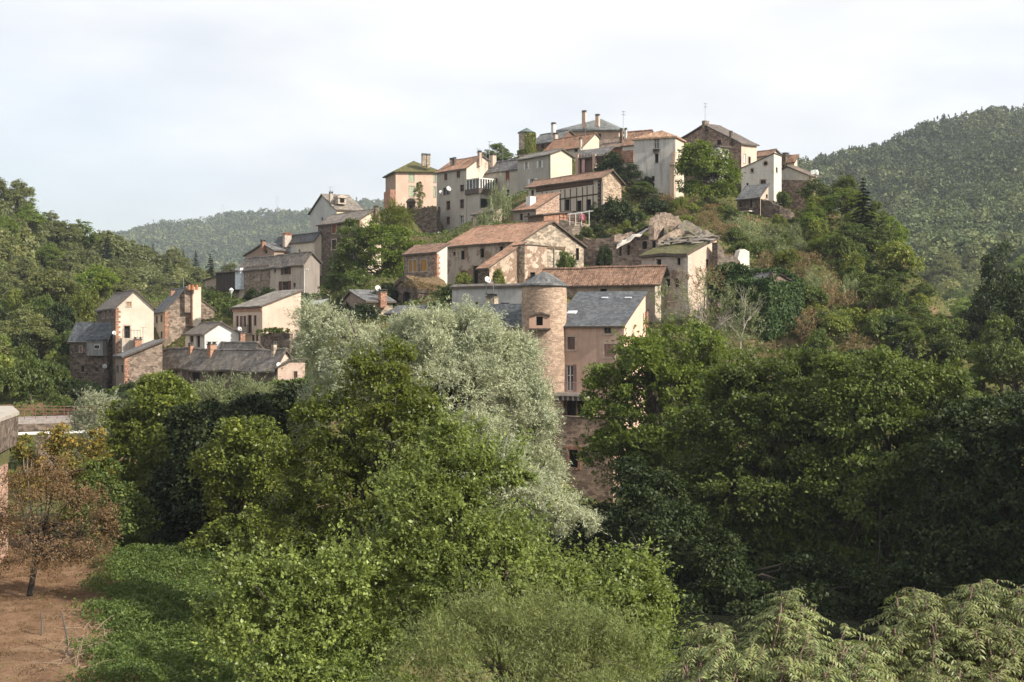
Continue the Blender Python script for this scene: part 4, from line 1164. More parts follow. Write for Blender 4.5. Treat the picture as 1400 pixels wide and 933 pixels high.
h = House('house', 'white rendered house with a sloping top and one round window on the right', 1058, 222, 62, 292, Rend=1067.5,
          Lp=[(1013.6, 230), (1058, 210.3)], wl=plaster((.62, .59, .54), .15), wr=plaster((.64, .59, .50), .06), roof=tl_old(), rh=.14, ov=(.12, .15), group=NB, amin=4,
          wins=[('L', 1028.2, 233, 3.4, 5, 'd+'), ('L', 1043.3, 250, 7, 8.5, 'b+'), ('L', 1021.8, 253.5, 3, 7, 'd'), ('R', 1062, 232, 2.5, 7, 'd')])
u, z = h.fp(1046.8, 223.3, 'L'); m = MB()
for k in range(16):
    a0, a1 = 2 * math.pi * k / 16, 2 * math.pi * (k + 1) / 16
    q = lambda a, r_: h.fl('L', u + r_ * math.cos(a), z + r_ * math.sin(a), .05)
    m.poly([q(a0, .33), q(a0, .52), q(a1, .52), q(a1, .33)])
    q2 = lambda a, r_: h.fl('L', u + r_ * math.cos(a), z + r_ * math.sin(a), .003)
    m.poly([q(a0, .52), q2(a0, .52), q2(a1, .52), q(a1, .52)]); m.poly([q(a0, .33), q2(a0, .33), q2(a1, .33), q(a1, .33)])
ow = m.build('round_window', flat('dressed_stone', (.42, .33, .26)), h.root)
m = MB(); m.poly([h.fl('L', u + .34 * math.cos(a), z + .34 * math.sin(a), .012) for a in [2 * math.pi * k / 16 for k in range(16)]]); m.build('pane', dark(), ow)
h = House('house', 'cream house with a red tiled roof and dark chimney behind the white house', 1086, 240, 42, 280, Lend=1040, Rp=[(1086, 222), (1074, 210)][::-1] and [(1086, 221), (1090, 214)], wl=plaster((.68, .58, .46)), roof=tl_red(), group=NB,
          wins=[('L', 1071, 229, 3, 7, 'c'), ('L', 1080, 230, 3, 7, 'c')])
h.chimney(1074, 210.5, 220, 9, 1.5, st_dark(), dep=.4)
House('house', 'low cream house roof bridging behind the big brown gable on the right', 1053, 250, 40, 270, Lend=1030, Rp=[(1053, 212), (1060, 205.5), (1068, 213)], wl=plaster((.70, .62, .5)), roof=tl_old(), group=NB)
h = House('barn', 'small stone barn with a pale rendered gable top at the right end', 1107, 226, 38, 296, Rend=1115.5,
          Lp=[(1066.5, 233), (1077, 227.8), (1107, 240.3)], wl=stone((.21, .145, .11), (.29, .21, .16), (.31, .26, .21)), wr=plaster((.62, .50, .39), .4, .3), roof=slate((.14, .105, .085), .4, .3), group=NB, ov=(.35, .3), rh=.18)
m = MB()
pts = [h.fp(*p, 'L') for p in ((1067.2, 233.6), (1077, 228.6), (1106, 240.8), (1106, 246.3), (1067.2, 245.5))]
m.poly([h.fl('L', u, z, .02) for u, z in pts]); 
for i in range(5):
    a, b = pts[i], pts[(i + 1) % 5]; m.poly([h.fl('L', *a, .02), h.fl('L', *b, .02), h.fl('L', *b, .003), h.fl('L', *a, .003)])
h.part('render_band', m, plaster((.52, .485, .43), .3))
h = House('house', 'low dark stone cottage with a pointed blue slate roof below the white house', 1039.5, 211, 42, 306, Lend=1008,
          Rp=[(1039.5, 269.5), (1050.5, 254)], wl=st_dark(), wr=plaster((.56, .45, .36), .3), roof=slate((.155, .16, .17), .3, .2), group=NB, ov=(.35, .15),
          wins=[('L', 1026.5, 278, 3, 12, 'd'), ('L', 1012, 280, 3, 7, 'd'), ('R', 1048.5, 268, 2.5, 5, 'd')])
m = MB(); h.fpx(m, 'L', 1017, 1031, 288.5, 290, .0, 1.2); h.part('awning', m, flat('awning_sheet', (.52, .47, .40)))
ragged_wall('retaining_wall', 'dark stone retaining wall with a small doorway right of the slate cottage', [(1040, 271, 209), (1052, 274, 207), (1066, 281, 206), (1080, 286, 206), (1086, 292, 208)], 7, .9, st_dark(), rag=.25, seed=31)
for nm, pts, lab in (('fence', ((967, 284, 203), (994, 283, 201.5)), 'red brown timber fence of a small terrace under the walnut tree'),
                     ('fence', ((1010, 300, 203), (1054, 303, 202)), 'low brown timber fence along the path below the slate cottage')):
    A = P(pts[0][0], pts[0][1], pts[0][2]); B = P(*pts[1]); o = empty(nm, A, 0, lab, 'fence'); m = MB(); n = 6
    for k in range(n):
        p = (B - A) * (k / (n - 1)); m.tube([p - Vector((0, 0, 1.2)), p + Vector((0, 0, .6))], .07, 5)
    for dz in (-.3, .1, .5): m.tube([Vector((0, 0, dz)), (B - A) + Vector((0, 0, dz))], .055, 5)
    m.build('rails', wood((.20, .085, .055)), o)
ragged_wall('retaining_wall', 'rough stone wall holding the small fenced terrace under the walnut tree', [(966, 289, 203.3), (978, 287, 202.5), (996, 288, 201.5)], 4, 1.5, st_dark(), rag=.2, seed=33)

# --- lamps, masts
def lamp(px, y0, y1, Y, label, head=0):
    b = P(px, y1, Y); o = empty('street_lamp', b, 0, label, 'lamp'); ht = (y1 - y0) / F * Y
    m = MB(); m.tube([(0, 0, -.6), (0, 0, ht)], [.1, .06], 7); m.build('post', flat('lamp_post', (.5, .5, .48) if head != 1 else (.2, .19, .18), .5), o)
    m = MB()
    if head == 1: m.lathe([(.1, ht), (.32, ht + .45), (.36, ht + .5), (.12, ht + .75), (0, ht + .8)], 8)
    elif head == 2:
        m.lathe([(0, ht - .25), (.3, ht - .1), (.36, ht + .3), (.2, ht + .65), (0, ht + .7)], 10); m.obox((-.55, 0, ht + .3), Vector((.35, 0, .1)), Vector((0, .3, 0)), Vector((-.05, 0, .3)))
    else: m.tube([(0, 0, ht), (.25, -.05, ht + .1), (.6, -.1, ht + .08)], [.06, .06, .1], 6)
    m.build('lamp_head', flat('lamp_head', (.6, .6, .58), .4), o)
lamp(416, 369, 419, 190, 'tall thin white lamp post in front of the terraced row house')
lamp(316.2, 401, 426, 196, 'short lantern street lamp below the hanging timber box', 1)
lamp(1116.3, 238, 292, 216, 'pole carrying a white floodlight head beside the stone barn at the right end', 2)


# ================================================================== ground, hills, river
def heightmesh(name, xs, ys, hf, mat, label_kind='structure'):
    X, Y = np.meshgrid(xs, ys); Z = hf(X.ravel(), Y.ravel())
    n, m_ = len(xs), len(ys)
    v = np.stack([X.ravel(), Y.ravel(), Z], 1)
    i = np.arange((m_ - 1) * n).reshape(m_ - 1, n)[:, :-1].ravel()
    f = np.stack([i, i + 1, i + n + 1, i + n], 1)
    me = bpy.data.meshes.new(name)
    me.from_pydata(v.tolist(), [], f.tolist()); me.materials.append(mat)
    me.polygons.foreach_set('use_smooth', [True] * len(me.polygons)); me.update()
    o = bpy.data.objects.new(name, me); COL.objects.link(o); o['kind'] = label_kind
    return o


def ground_mat():
    m = NT('slope_ground'); tc = m.n('ShaderNodeTexCoord'); ob = tc.outputs['Object']
    grass = m.ramp(m.noise(ob, .35, 6, .7), [(.3, (.045, .055, .018)), (.55, (.10, .10, .035)), (.75, (.17, .13, .06))])
    earth = m.ramp(m.noise(ob, 1.1, 5, .7), [(.3, (.13, .085, .05)), (.7, (.24, .16, .10))])
    col = m.mix(m.ramp(m.noise(ob, .16, 5, .65), [(.52, 0.0), (.62, .85)]), grass, earth)
    return m.finish(col, .95, m.noise(ob, 2.5, 6), .6, .3, .1)


def forest_floor():
    m = NT('forest_floor'); tc = m.n('ShaderNodeTexCoord'); ob = tc.outputs['Object']
    return m.finish(m.ramp(m.noise(ob, .05, 6, .7), [(.3, (.025, .04, .014)), (.7, (.06, .075, .028))]), .95, m.noise(ob, .6, 6), .6, 1.0, .1)


def Hn(x, y):
    z = H(x, y)
    k = np.array([mnoise.noise(Vector((a * .13, b * .13, 0))) for a, b in zip(x, y)])
    k2 = np.array([mnoise.noise(Vector((a * .5, b * .5, 5))) for a, b in zip(x, y)])
    return z + k * .35 + k2 * .12


heightmesh('ground', np.arange(-150, 166, 2.0), np.arange(-20, 346, 2.0), Hn, ground_mat())
heightmesh('far_ground', np.linspace(-9000, 9000, 40), np.linspace(-6000, 12000, 40), lambda x, y: np.full(len(x), -24.0), forest_floor())
m = NT('river_water'); ob, uv = m.coords()
wm = m.finish((.014, .016, .010), .05, m.noise(ob, 1.5, 4), .06, .03, .4)
mb = MB(); mb.poly([(-10, 10, -16.4), (60, 10, -16.4), (60, 120, -16.4), (-10, 120, -16.4)]); r_ = mb.build('river_water', wm); r_['kind'] = 'structure'

# dry field bottom left: a worn sheet lying on the ground
m = NT('dry_field'); tc = m.n('ShaderNodeTexCoord'); ob = tc.outputs['Object']
c_ = m.ramp(m.noise(ob, .8, 7, .75), [(.28, (.10, .058, .036)), (.5, (.175, .105, .062)), (.72, (.27, .185, .115))])
c_ = m.mix(m.ramp(m.noise(ob, .5, 6, .7), [(.60, 0.0), (.72, .7)]), c_, (.13, .12, .035))
fm = m.finish(c_, .95, m.noise(ob, 5, 6), .7, .12, .1)
fx, fy = np.arange(-48, -12, .6), np.arange(40, 88, .6)
def field_h(x, y):
    n_ = np.array([mnoise.noise(Vector((a * .9, b * .9, 2))) * .08 + mnoise.noise(Vector((a * 2.5, b * 2.5, 2))) * .04 for a, b in zip(x, y)])
    return Hn(x, y) + .10 + n_
fo = heightmesh('field', fx, fy, field_h, fm)
import bmesh
bm = bmesh.new(); bm.from_mesh(fo.data)
bmesh.ops.delete(bm, geom=[f for f in bm.faces if f.calc_center_median().x > -14.2 - (f.calc_center_median().y - 50) * .27 + .5 * math.sin(f.calc_center_median().y * .9)], context='FACES')
bm.to_mesh(fo.data); bm.free()


def loft(name, rows, nu, nv, mat, amp, sc, seed):
    """hill surface through rows of points (foot, shoulder, ridge, back)"""
    R_ = []
    for r in rows:
        a = np.array([tuple(P(*p)) for p in r]); d = np.r_[0, np.cumsum(np.linalg.norm(np.diff(a, axis=0), axis=1))]; d /= d[-1]
        u = np.linspace(0, 1, nu); R_.append(np.stack([np.interp(u, d, a[:, k]) for k in range(3)], 1))
    R_ = np.array(R_); tv = np.linspace(0, 1, len(rows)); v = np.linspace(0, 1, nv)
    S_ = np.zeros((nv, nu, 3))
    for j in range(nu):
        for k in range(3): S_[:, j, k] = np.interp(v, tv, R_[:, j, k])
    for i in range(nv):
        for j in range(nu):
            p = S_[i, j]; S_[i, j, 2] += amp * mnoise.noise(Vector((p[0] * sc, p[1] * sc, seed))) + amp * .4 * mnoise.noise(Vector((p[0] * sc * 3, p[1] * sc * 3, seed)))
    idx = np.arange((nv - 1) * nu).reshape(nv - 1, nu)[:, :-1].ravel()
    me = bpy.data.meshes.new(name); me.from_pydata(S_.reshape(-1, 3).tolist(), [], np.stack([idx, idx + 1, idx + nu + 1, idx + nu], 1).tolist())
    me.materials.append(mat); me.polygons.foreach_set('use_smooth', [True] * len(me.polygons)); me.update()
    o = bpy.data.objects.new(name, me); COL.objects.link(o); o['kind'] = 'structure'
    return S_


ff = forest_floor()
# left wooded spur: rows foot, mid, ridge, back (photograph pixel, distance)
LH = loft('hillside', [[(-420, 590, 190), (-150, 570, 215), (0, 556, 225), (110, 540, 235), (200, 512, 250), (300, 455, 265), (340, 440, 270)],
                       [(-420, 380, 260), (-150, 400, 275), (0, 420, 290), (110, 440, 295), (200, 445, 305), (290, 432, 320), (340, 430, 330)],
                       [(-420, 160, 330), (-150, 235, 335), (0, 285, 345), (60, 318, 355), (110, 345, 365), (200, 372, 390), (300, 405, 420), (340, 420, 430)],
                       [(-420, 300, 520), (-150, 380, 500), (0, 430, 480), (110, 450, 470), (200, 460, 470), (300, 470, 480), (340, 475, 490)]], 60, 40, ff, 3.0, .03, 1)
RH = loft('hills', [[(1000, 560, 330), (1120, 540, 330), (1250, 520, 320), (1400, 505, 300), (1650, 500, 280), (1950, 500, 260)],
                    [(1000, 400, 560), (1120, 385, 560), (1250, 372, 560), (1400, 350, 560), (1650, 320, 540), (1950, 300, 500)],
                    [(1000, 300, 800), (1120, 292, 800), (1250, 275, 800), (1400, 250, 800), (1650, 220, 780), (1950, 200, 760)],
                    [(1000, 262, 1000), (1090, 240, 1010), (1150, 222, 1030), (1200, 206, 1050), (1290, 176, 1080), (1400, 158, 1120), (1650, 130, 1150), (1950, 110, 1180)],
                    [(1000, 420, 1500), (1120, 420, 1500), (1250, 420, 1500), (1400, 420, 1500), (1650, 420, 1500), (1950, 420, 1500)]], 90, 70, ff, 9, .008, 2)
FH = loft('hills', [[(0, 430, 1500), (200, 425, 1500), (430, 420, 1500), (700, 420, 1500)],
                    [(0, 385, 2000), (200, 375, 2000), (430, 365, 2000), (700, 360, 2000)],
                    [(0, 352, 2500), (130, 327, 2500), (200, 312, 2500), (290, 300, 2500), (380, 290, 2500), (430, 284, 2500), (520, 280, 2500), (700, 290, 2500)],
                    [(0, 420, 3200), (200, 420, 3200), (430, 420, 3200), (700, 420, 3200)]], 80, 60, ff, 14, .004, 3)


# ================================================================== foliage
def leaf_mat(name, c, var=.45, hue=.25, transl=.35, rough=.55, second=None, warm=1.0):
    """leaf colour differs from leaf to leaf (attribute v) and from branch to branch (noise)"""
    m = NT(name); at = m.n('ShaderNodeAttribute', attribute_name='v')
    tc = m.n('ShaderNodeTexCoord'); oi = m.n('ShaderNodeObjectInfo')
    lo = (c[0] * (1 - var) * .95, c[1] * (1 - var), c[2] * (1 - var) * 1.05); hi = (c[0] * (1 + var) * (1 + hue), c[1] * (1 + var), c[2] * (1 + var) * .9)
    stops = [(0.0, lo), (.55, c), (.9, hi), (1.0, sc_(hi, 1.15))]
    if second: stops = [(0.0, lo), (.45, c), (.62, hi), (.8, second), (1.0, sc_(second, 1.3))]
    col = m.ramp(at.outputs['Fac'], stops)
    col = m.mix(m.ramp(m.noise(tc.outputs['Object'], .45, 4), [(.38, 0.0), (.66, .55)]), col, sc_((c[0] * (1 + .25 * warm), c[1] * (1 + .05 * warm), c[2] * (1 - .2 * warm)), 1.15))
    rr = m.n('ShaderNodeMapRange'); rr.inputs['To Min'].default_value = .74; rr.inputs['To Max'].default_value = 1.22
    m.l(oi.outputs['Random'], rr.inputs['Value'])
    col = m.mix(1.0, col, rr.outputs[0], 'MULTIPLY')
    b = m.n('ShaderNodeBsdfPrincipled'); m.l(col, b.inputs['Base Color']); b.inputs['Roughness'].default_value = rough; b.inputs['Specular IOR Level'].default_value = .28
    t_ = m.n('ShaderNodeBsdfTranslucent'); m.l(m.mix(.5, col, (c[0] * (1 + .6 * warm), c[1] * (1 + .5 * warm), c[2] * (1 - .5 * warm))), t_.inputs['Color'])
    mx = m.n('ShaderNodeMixShader'); mx.inputs[0].default_value = transl
    m.l(b.outputs[0], mx.inputs[1]); m.l(t_.outputs[0], mx.inputs[2]); m.l(mx.outputs[0], m.out.inputs['Surface'])
    return m.mat


LM = dict(
    willow=leaf_mat('willow_leaves', (.35, .38, .26), .26, .02, .28, warm=.4),
    sallow=leaf_mat('sallow_leaves', (.205, .24, .125), .35, .03, .3, warm=.6),
    alder=leaf_mat('alder_leaves', (.125, .165, .034), .65, .18, .36, .38),
    bright=leaf_mat('shrub_leaves', (.19, .25, .068), .6, .10, .40, .38, warm=.65),
    fine=leaf_mat('osier_leaves', (.185, .225, .088), .45, .1, .36, warm=.7),
    ash=leaf_mat('ash_leaves', (.13, .19, .034), .45, .18, .40),
    bank=leaf_mat('bank_tree_leaves', (.088, .128, .029), .55, .2, .34),
    dark=leaf_mat('dark_leaves', (.026, .043, .012), .5, .2, .25),  # dark foliage, its colour lowered further to deepen the bank shade
    mid=leaf_mat('green_leaves', (.082, .12, .031), .55, .22, .33),
    yellow=leaf_mat('yellow_green_leaves', (.15, .185, .04), .45, .15, .36),
    gold=leaf_mat('turning_leaves', (.13, .125, .03), .5, .25, .35, second=(.30, .18, .045)),
    brown=leaf_mat('withered_leaves', (.14, .10, .054), .5, .18, .25, second=(.225, .125, .06)),
    dry=leaf_mat('dry_scrub', (.19, .15, .08), .45, .2, .2),
    sumac=leaf_mat('pinnate_leaves', (.155, .195, .082), .55, .12, .34, .42, second=(.26, .28, .13)),
    conifer=leaf_mat('conifer_needles', (.022, .042, .020), .45, .15, .15),
    ivy=leaf_mat('ivy_leaves', (.042, .080, .022), .45, .15, .2, .65),
    bramble=leaf_mat('bramble_leaves', (.10, .155, .042), .6, .15, .33),
    hill=leaf_mat('woodland_leaves', (.135, .16, .062), .5, .18, .33),
    far=leaf_mat('far_woodland_leaves', (.075, .105, .042), .5, .25, .2),
)


def bark(c=(.09, .07, .055)):
    return flat('bark', c, .95, 0, .4)


def unit(a): return a / np.maximum(np.linalg.norm(a, axis=-1, keepdims=True), 1e-9)


def quads(c, axis, nrm, L, W, bend=.0, rng=None):
    side = unit(np.cross(axis, nrm)); n2 = np.cross(side, axis)
    L = np.asarray(L)[:, None]; W = np.asarray(W)[:, None]
    q = np.stack([c - axis * L * .5, c + side * W * .5 - axis * L * .06 + n2 * W * bend, c + axis * L * .5 - n2 * L * bend * .4, c - side * W * .5 - axis * L * .06 + n2 * W * bend], 1)
    return q


def quad_mesh(name, q, var, mat):
    n = len(q); me = bpy.data.meshes.new(name)
    me.vertices.add(4 * n); me.vertices.foreach_set('co', q.reshape(-1).astype(np.float32))
    me.loops.add(4 * n); me.loops.foreach_set('vertex_index', np.arange(4 * n, dtype=np.int32))
    me.polygons.add(n); me.polygons.foreach_set('loop_start', np.arange(0, 4 * n, 4, dtype=np.int32))
    a = me.attributes.new('v', 'FLOAT', 'FACE'); a.data.foreach_set('value', var.astype(np.float32))
    me.materials.append(mat); me.update(calc_edges=True)
    return me


def foliage(lobes, nclump, crad, nleaf, L, W, seed, style='leaf', up=.55, flatz=.62, inner=.55, gap=.0):
    """leaves gathered in clumps (or shoots) over a crown made of uneven lobes; returns quads and per-leaf variation"""
    r = np.random.default_rng(seed); lo = np.array(lobes, float)
    A = (lo[:, 3] * lo[:, 5]) ** .9; k = r.choice(len(lo), nclump, p=A / A.sum())
    d = unit(r.normal(size=(nclump, 3))); d[:, 2] = np.where(d[:, 2] < -.45, -d[:, 2] * .6, d[:, 2]); d = unit(d)
    rad = inner + (1.06 - inner) * r.random(nclump) ** .55
    c = lo[k, :3] + d * rad[:, None] * lo[k, 3:6]
    dep = np.full(nclump, 9.0)
    for j in range(len(lo)):
        e = np.linalg.norm((c - lo[j, :3]) / lo[j, 3:6], axis=1); dep = np.where(k == j, dep, np.minimum(dep, e))
    keep = (dep > .62) | (r.random(nclump) < .2)
    if gap > 0:
        nz = np.array([mnoise.noise(Vector(tuple(p * .85 + seed))) for p in c]); keep &= (nz > -gap) | (r.random(nclump) < .25)
    c, d = c[keep], d[keep]; n = len(c)
    cr = crad * (.55 + .9 * r.random(n)); cv = r.normal(0, .13, n)
    out = unit(d + np.array([0, 0, .25]))
    if style == 'shoot':
        ns = max(2, nleaf // 14); m_ = 14
        sd = unit(out[:, None, :] * .8 + np.array([0, 0, up]) + r.normal(0, .55, (n, ns, 3)))
        ln = cr[:, None] * 1.9 * (.6 + .7 * r.random((n, ns)))
        b = c[:, None, :] + r.normal(0, .4, (n, ns, 3)) * cr[:, None, None]
        t = (np.arange(m_) + .5) / m_
        p = b[:, :, None, :] + sd[:, :, None, :] * (ln[..., None] * t)[..., None]
        p[..., 2] -= (ln[..., None] * t ** 2 * .42)
        tang = sd[:, :, None, :] - np.array([0, 0, .84]) * t[None, None, :, None]
        ax = unit(tang + r.normal(0, .30, p.shape)); p = p + r.normal(0, .05, p.shape)
        v = .5 + cv[:, None, None] + r.normal(0, .2, p.shape[:3])
    else:
        e = unit(r.normal(size=(n, nleaf, 3))); rr = r.random((n, nleaf)) ** .45
        p = c[:, None, :] + e * (rr * cr[:, None])[..., None] * np.array([1, 1, flatz])
        p[..., 2] -= .22 * cr[:, None] * rr ** 2
        v = .5 + cv[:, None] + r.normal(0, .2, (n, nleaf))
        ax = unit(e * .7 + out[:, None, :] * .4 + np.array([0, 0, -.35]) + r.normal(0, .6, p.shape))
    p = p.reshape(-1, 3); ax = ax.reshape(-1, 3); v = v.reshape(-1)
    o2 = np.repeat(out, len(p) // n, 0)
    nr = unit(o2 * .75 + np.array([0, 0, up * .8]) + r.normal(0, .42, p.shape))
    N_ = len(p); s_ = .5 + 1.0 * r.random(N_) ** 1.3
    return quads(p, ax, nr, L * s_, W * s_, .12), np.clip(v, 0, 1)


def limbs(mb, base, top, lobes, r0, seed, nextra=2):
    rng = random.Random(seed)
    base = Vector(base); top = Vector(top); n = 6; tr = []
    for i in range(n + 1):
        f = i / n; p = base.lerp(top, f) + Vector((rng.uniform(-1, 1), rng.uniform(-1, 1), 0)) * r0 * .9 * f; tr.append(p)
    mb.tube(tr, [r0 * (1.25 - .75 * i / n) for i in range(n + 1)], 8)
    tips = []
    for l in lobes:
        c = Vector(l[:3]); R_ = Vector(l[3:6])
        for k in range(1 + nextra):
            d = Vector((rng.gauss(0, .5), rng.gauss(0, .5), rng.gauss(.15, .4)))
            e = c + Vector((d.x * R_.x, d.y * R_.y, d.z * R_.z)) * (0 if k == 0 else 1.0)
            f = rng.uniform(.45, 1.0); s = base.lerp(top, f); q = (e - s)
            if q.length < .3: continue
            mid1 = s + q * .35 + Vector((0, 0, q.length * .10)) + Vector((rng.uniform(-1, 1), rng.uniform(-1, 1), rng.uniform(-1, 1))) * q.length * .06
            mid2 = s + q * .7 + Vector((0, 0, q.length * .06)) + Vector((rng.uniform(-1, 1), rng.uniform(-1, 1), rng.uniform(-1, 1))) * q.length * .08
            ra = r0 * (.5 if k == 0 else .32); mb.tube([s, mid1, mid2, e], [ra, ra * .75, ra * .5, ra * .18], 5); tips.append(e)
            for j in range(2):
                g = mid2 + Vector((rng.gauss(0, .5) * R_.x, rng.gauss(0, .5) * R_.y, rng.gauss(.2, .4) * R_.z)) * .7
                mb.tube([mid2, mid2.lerp(g, .5) + Vector((0, 0, .1)), g], [ra * .3, ra * .2, ra * .07], 4)
    return tips


def hero(name, label, base, Y, lobes, kind, nclump, crad, nleaf, L, W, seed, r0=.25, style='leaf', cat='tree', group=None, up=.55, gap=0.0, flatz=.62, ry=.9, trunk_top=None, zb=None, bk=None, inner=.55, sprig=None, parts=('trunk', 'crown')):
    """tree at base pixel column `base`, distance Y; lobes = (px, py, rx px, rz px, dY)"""
    x = (base - 700) / F * Y; z = h1(x, Y) if zb is None else zb
    root = empty(name, (x, Y, z), 0, label, cat, group); o = Vector((x, Y, z)); lb = []
    for l in lobes:
        dY = l[4] if len(l) > 4 else 0.0
        c = P(l[0], l[1], Y + dY) - o; k = (Y + dY) / F
        lb.append((c.x, c.y, c.z, l[2] * k, max(l[2] * k * ry, .3), l[3] * k))
    rg = random.Random(seed * 3 + 1); core = list(lb)      # side boughs that make the outline uneven
    for (ax_, ay_, az_, rx_, ry_, rz_) in core:
        for k in range(3):
            d = Vector((rg.gauss(0, 1), rg.gauss(0, .8), abs(rg.gauss(0, 1)) - .15)).normalized(); g = rg.uniform(.22, .42); h_ = rg.uniform(.88, 1.12)
            lb.append((ax_ + d.x * rx_ * h_, ay_ + d.y * ry_ * h_, az_ + d.z * rz_ * h_, rx_ * g, ry_ * g, rz_ * g * 1.15))
    q, v = foliage(lb, nclump, crad, nleaf, L, W, seed, style, up, flatz, inner, gap)
    if sprig:                       # leading shoots that break the outline
        q2, v2 = foliage(lb, sprig[0], sprig[1], 28, L * 1.05, W, seed + 5000, 'shoot', 1.3, flatz, .86, 0)
        q = np.concatenate([q, q2]); v = np.concatenate([v, v2])
    me = quad_mesh(parts[1], q, v, LM[kind]); cr = bpy.data.objects.new(parts[1], me); COL.objects.link(cr); cr.parent = root
    mb = MB(); cx = sum(l[0] for l in lb) / len(lb); cy = sum(l[1] for l in lb) / len(lb); cz = sum(l[2] for l in lb) / len(lb)
    tt = trunk_top or (cx * .6, cy * .6, max(cz, .6))
    limbs(mb, (0, 0, -.4), tt, core, r0, seed); mb.build(parts[0], bk or bark(), root, True)
    return root


# ---- prototypes reused at many places
def proto(kind, style, seed, nclump, crad, nleaf, L, W, shape, r0, up=.55):
    rng = random.Random(seed); lb = []
    if shape == 'tree':            # unit: crown about 1 m radius, total height about 2.6
        lb = [(rng.uniform(-.25, .25), rng.uniform(-.25, .25), 1.55 + rng.uniform(-.1, .1), .75, .75, .72)]
        for k in range(6):
            a = k * 1.05 + rng.uniform(-.4, .4); lb.append((.6 * math.cos(a), .6 * math.sin(a), rng.uniform(1.0, 1.8), rng.uniform(.38, .55), rng.uniform(.38, .55), rng.uniform(.34, .5)))
        lb.append((rng.uniform(-.2, .2), rng.uniform(-.2, .2), 2.1, .45, .45, .45))
        tt = (0, 0, 1.5)
    elif shape == 'tall':
        for k in range(7):
            f = k / 6; a = k * 2.4; w = .62 * math.sin(math.pi * (.18 + .72 * f)) + .1
            lb.append((.25 * w * math.cos(a), .25 * w * math.sin(a), .7 + 2.1 * f, w, w, .42))
        tt = (0, 0, 2.4)
    else:                          # bush: radius 1, height about 1.3
        for k in range(6):
            a = k * 1.1 + rng.uniform(-.4, .4); q = rng.uniform(.25, .65); lb.append((q * math.cos(a), q * math.sin(a), rng.uniform(.3, .75), rng.uniform(.35, .6), rng.uniform(.35, .6), rng.uniform(.3, .5)))
        lb.append((0, 0, .7, .55, .55, .5)); tt = (0, 0, .5)
    q, v = foliage(lb, nclump, crad, nleaf, L, W, seed, style, up, .62, .5)
    me = quad_mesh('crown', q, v, LM[kind]); mb = MB(); limbs(mb, (0, 0, -.25), tt, lb, r0, seed, 1)
    tk = mb.build('trunk', bark(), None, True); tm = tk.data; bpy.data.objects.remove(tk)
    return (tm, me, max(l[2] + l[5] for l in lb), 1.0)


def conifer_mesh(seed, tiers=22, per=11, kind='conifer', needle=3):
    r = np.random.default_rng(seed); C, A, Nn, LL, WW = [], [], [], [], []
    for i in range(tiers):
        f = i / (tiers - 1); z = .25 + 2.6 * f; w = (1 - f) ** .85 * .62 + .03
        for j in range(per):
            a = r.random() * 6.283; ln = w * (.7 + .5 * r.random())
            for s in range(needle):
                t = (s + .6) / needle; dr = np.array([math.cos(a), math.sin(a), -.25 - .2 * t + .35 * f])
                for sd in (-1, 0, 1):
                    ax = dr + np.array([-math.sin(a), math.cos(a), 0]) * sd * .7; ax /= np.linalg.norm(ax)
                    C.append(np.array([0, 0, z]) + dr * ln * t + r.normal(0, .015, 3)); A.append(ax); Nn.append(np.array([0, 0, 1]) + r.normal(0, .35, 3)); LL.append(ln * .55 + .05); WW.append(ln * .16 + .03)
    q = quads(np.array(C), unit(np.array(A)), unit(np.array(Nn)), LL, WW, .1)
    me = quad_mesh('crown', q, np.clip(r.normal(.5, .22, len(q)), 0, 1), LM[kind])
    mb = MB(); mb.tube([(0, 0, -.2), (0, 0, 1.2), (0, 0, 2.8)], [.06, .04, .008], 6); tk = mb.build('trunk', bark((.07, .05, .04)), None, True); tm = tk.data; bpy.data.objects.remove(tk)
    return (tm, me, 2.9, .65)


PR = {
    'mid_bush': [proto('mid', 'leaf', 11 + k, 110, .22, 55, .10, .07, 'bush', .05) for k in range(2)],
    'dark_bush': [proto('dark', 'leaf', 21 + k, 110, .22, 55, .10, .07, 'bush', .05) for k in range(2)],
    'yellow_bush': [proto('yellow', 'leaf', 31 + k, 110, .22, 52, .10, .068, 'bush', .05) for k in range(2)],
    'dry_bush': [proto('dry', 'shoot', 41 + k, 60, .26, 42, .13, .035, 'bush', .05, .9) for k in range(2)],
    'grey_bush': [proto('sallow', 'shoot', 51 + k, 60, .28, 56, .13, .035, 'bush', .05, .7) for k in range(2)],
    'mid_tree': [proto('mid', 'leaf', 61 + k, 150, .22, 75, .075, .055, 'tree', .07) for k in range(3)],
    'dark_tree': [proto('dark', 'leaf', 71 + k, 150, .22, 75, .075, .055, 'tree', .07) for k in range(3)],
    'pale_tree': [proto('ash', 'leaf', 81 + k, 150, .2, 75, .075, .052, 'tree', .07) for k in range(3)],
    'tall_tree': [proto('hill', 'leaf', 91 + k, 140, .2, 70, .075, .055, 'tall', .07) for k in range(2)],
    'hill_tree': [proto('hill', 'leaf', 101 + k, 150, .22, 66, .08, .058, 'tree', .07) for k in range(4)],
    'conifer': [conifer_mesh(111), conifer_mesh(112)],
}


def place(kind, name, label, cat, x, y, ht, wid, group=None, rng=random, z=None, parts=True):
    """one plant with its trunk and crown, standing on the ground; ht and wid in metres"""
    tm, me, hh, ww = rng.choice(PR[kind])
    z = h1(x, y) if z is None else z
    r = empty(name, (x, y, z), rng.uniform(0, 6.28), label, cat, group)
    r.scale = (wid / 2 / ww, wid / 2 / ww * rng.uniform(.9, 1.1), ht / hh)
    for n_, d in ((('trunk', tm), ('crown', me)) if parts else (('crown', me),)):
        if cat == 'bush': n_ = {'trunk': 'stems', 'crown': 'foliage'}[n_]
        o = bpy.data.objects.new(n_, d); COL.objects.link(o); o.parent = r
    return r


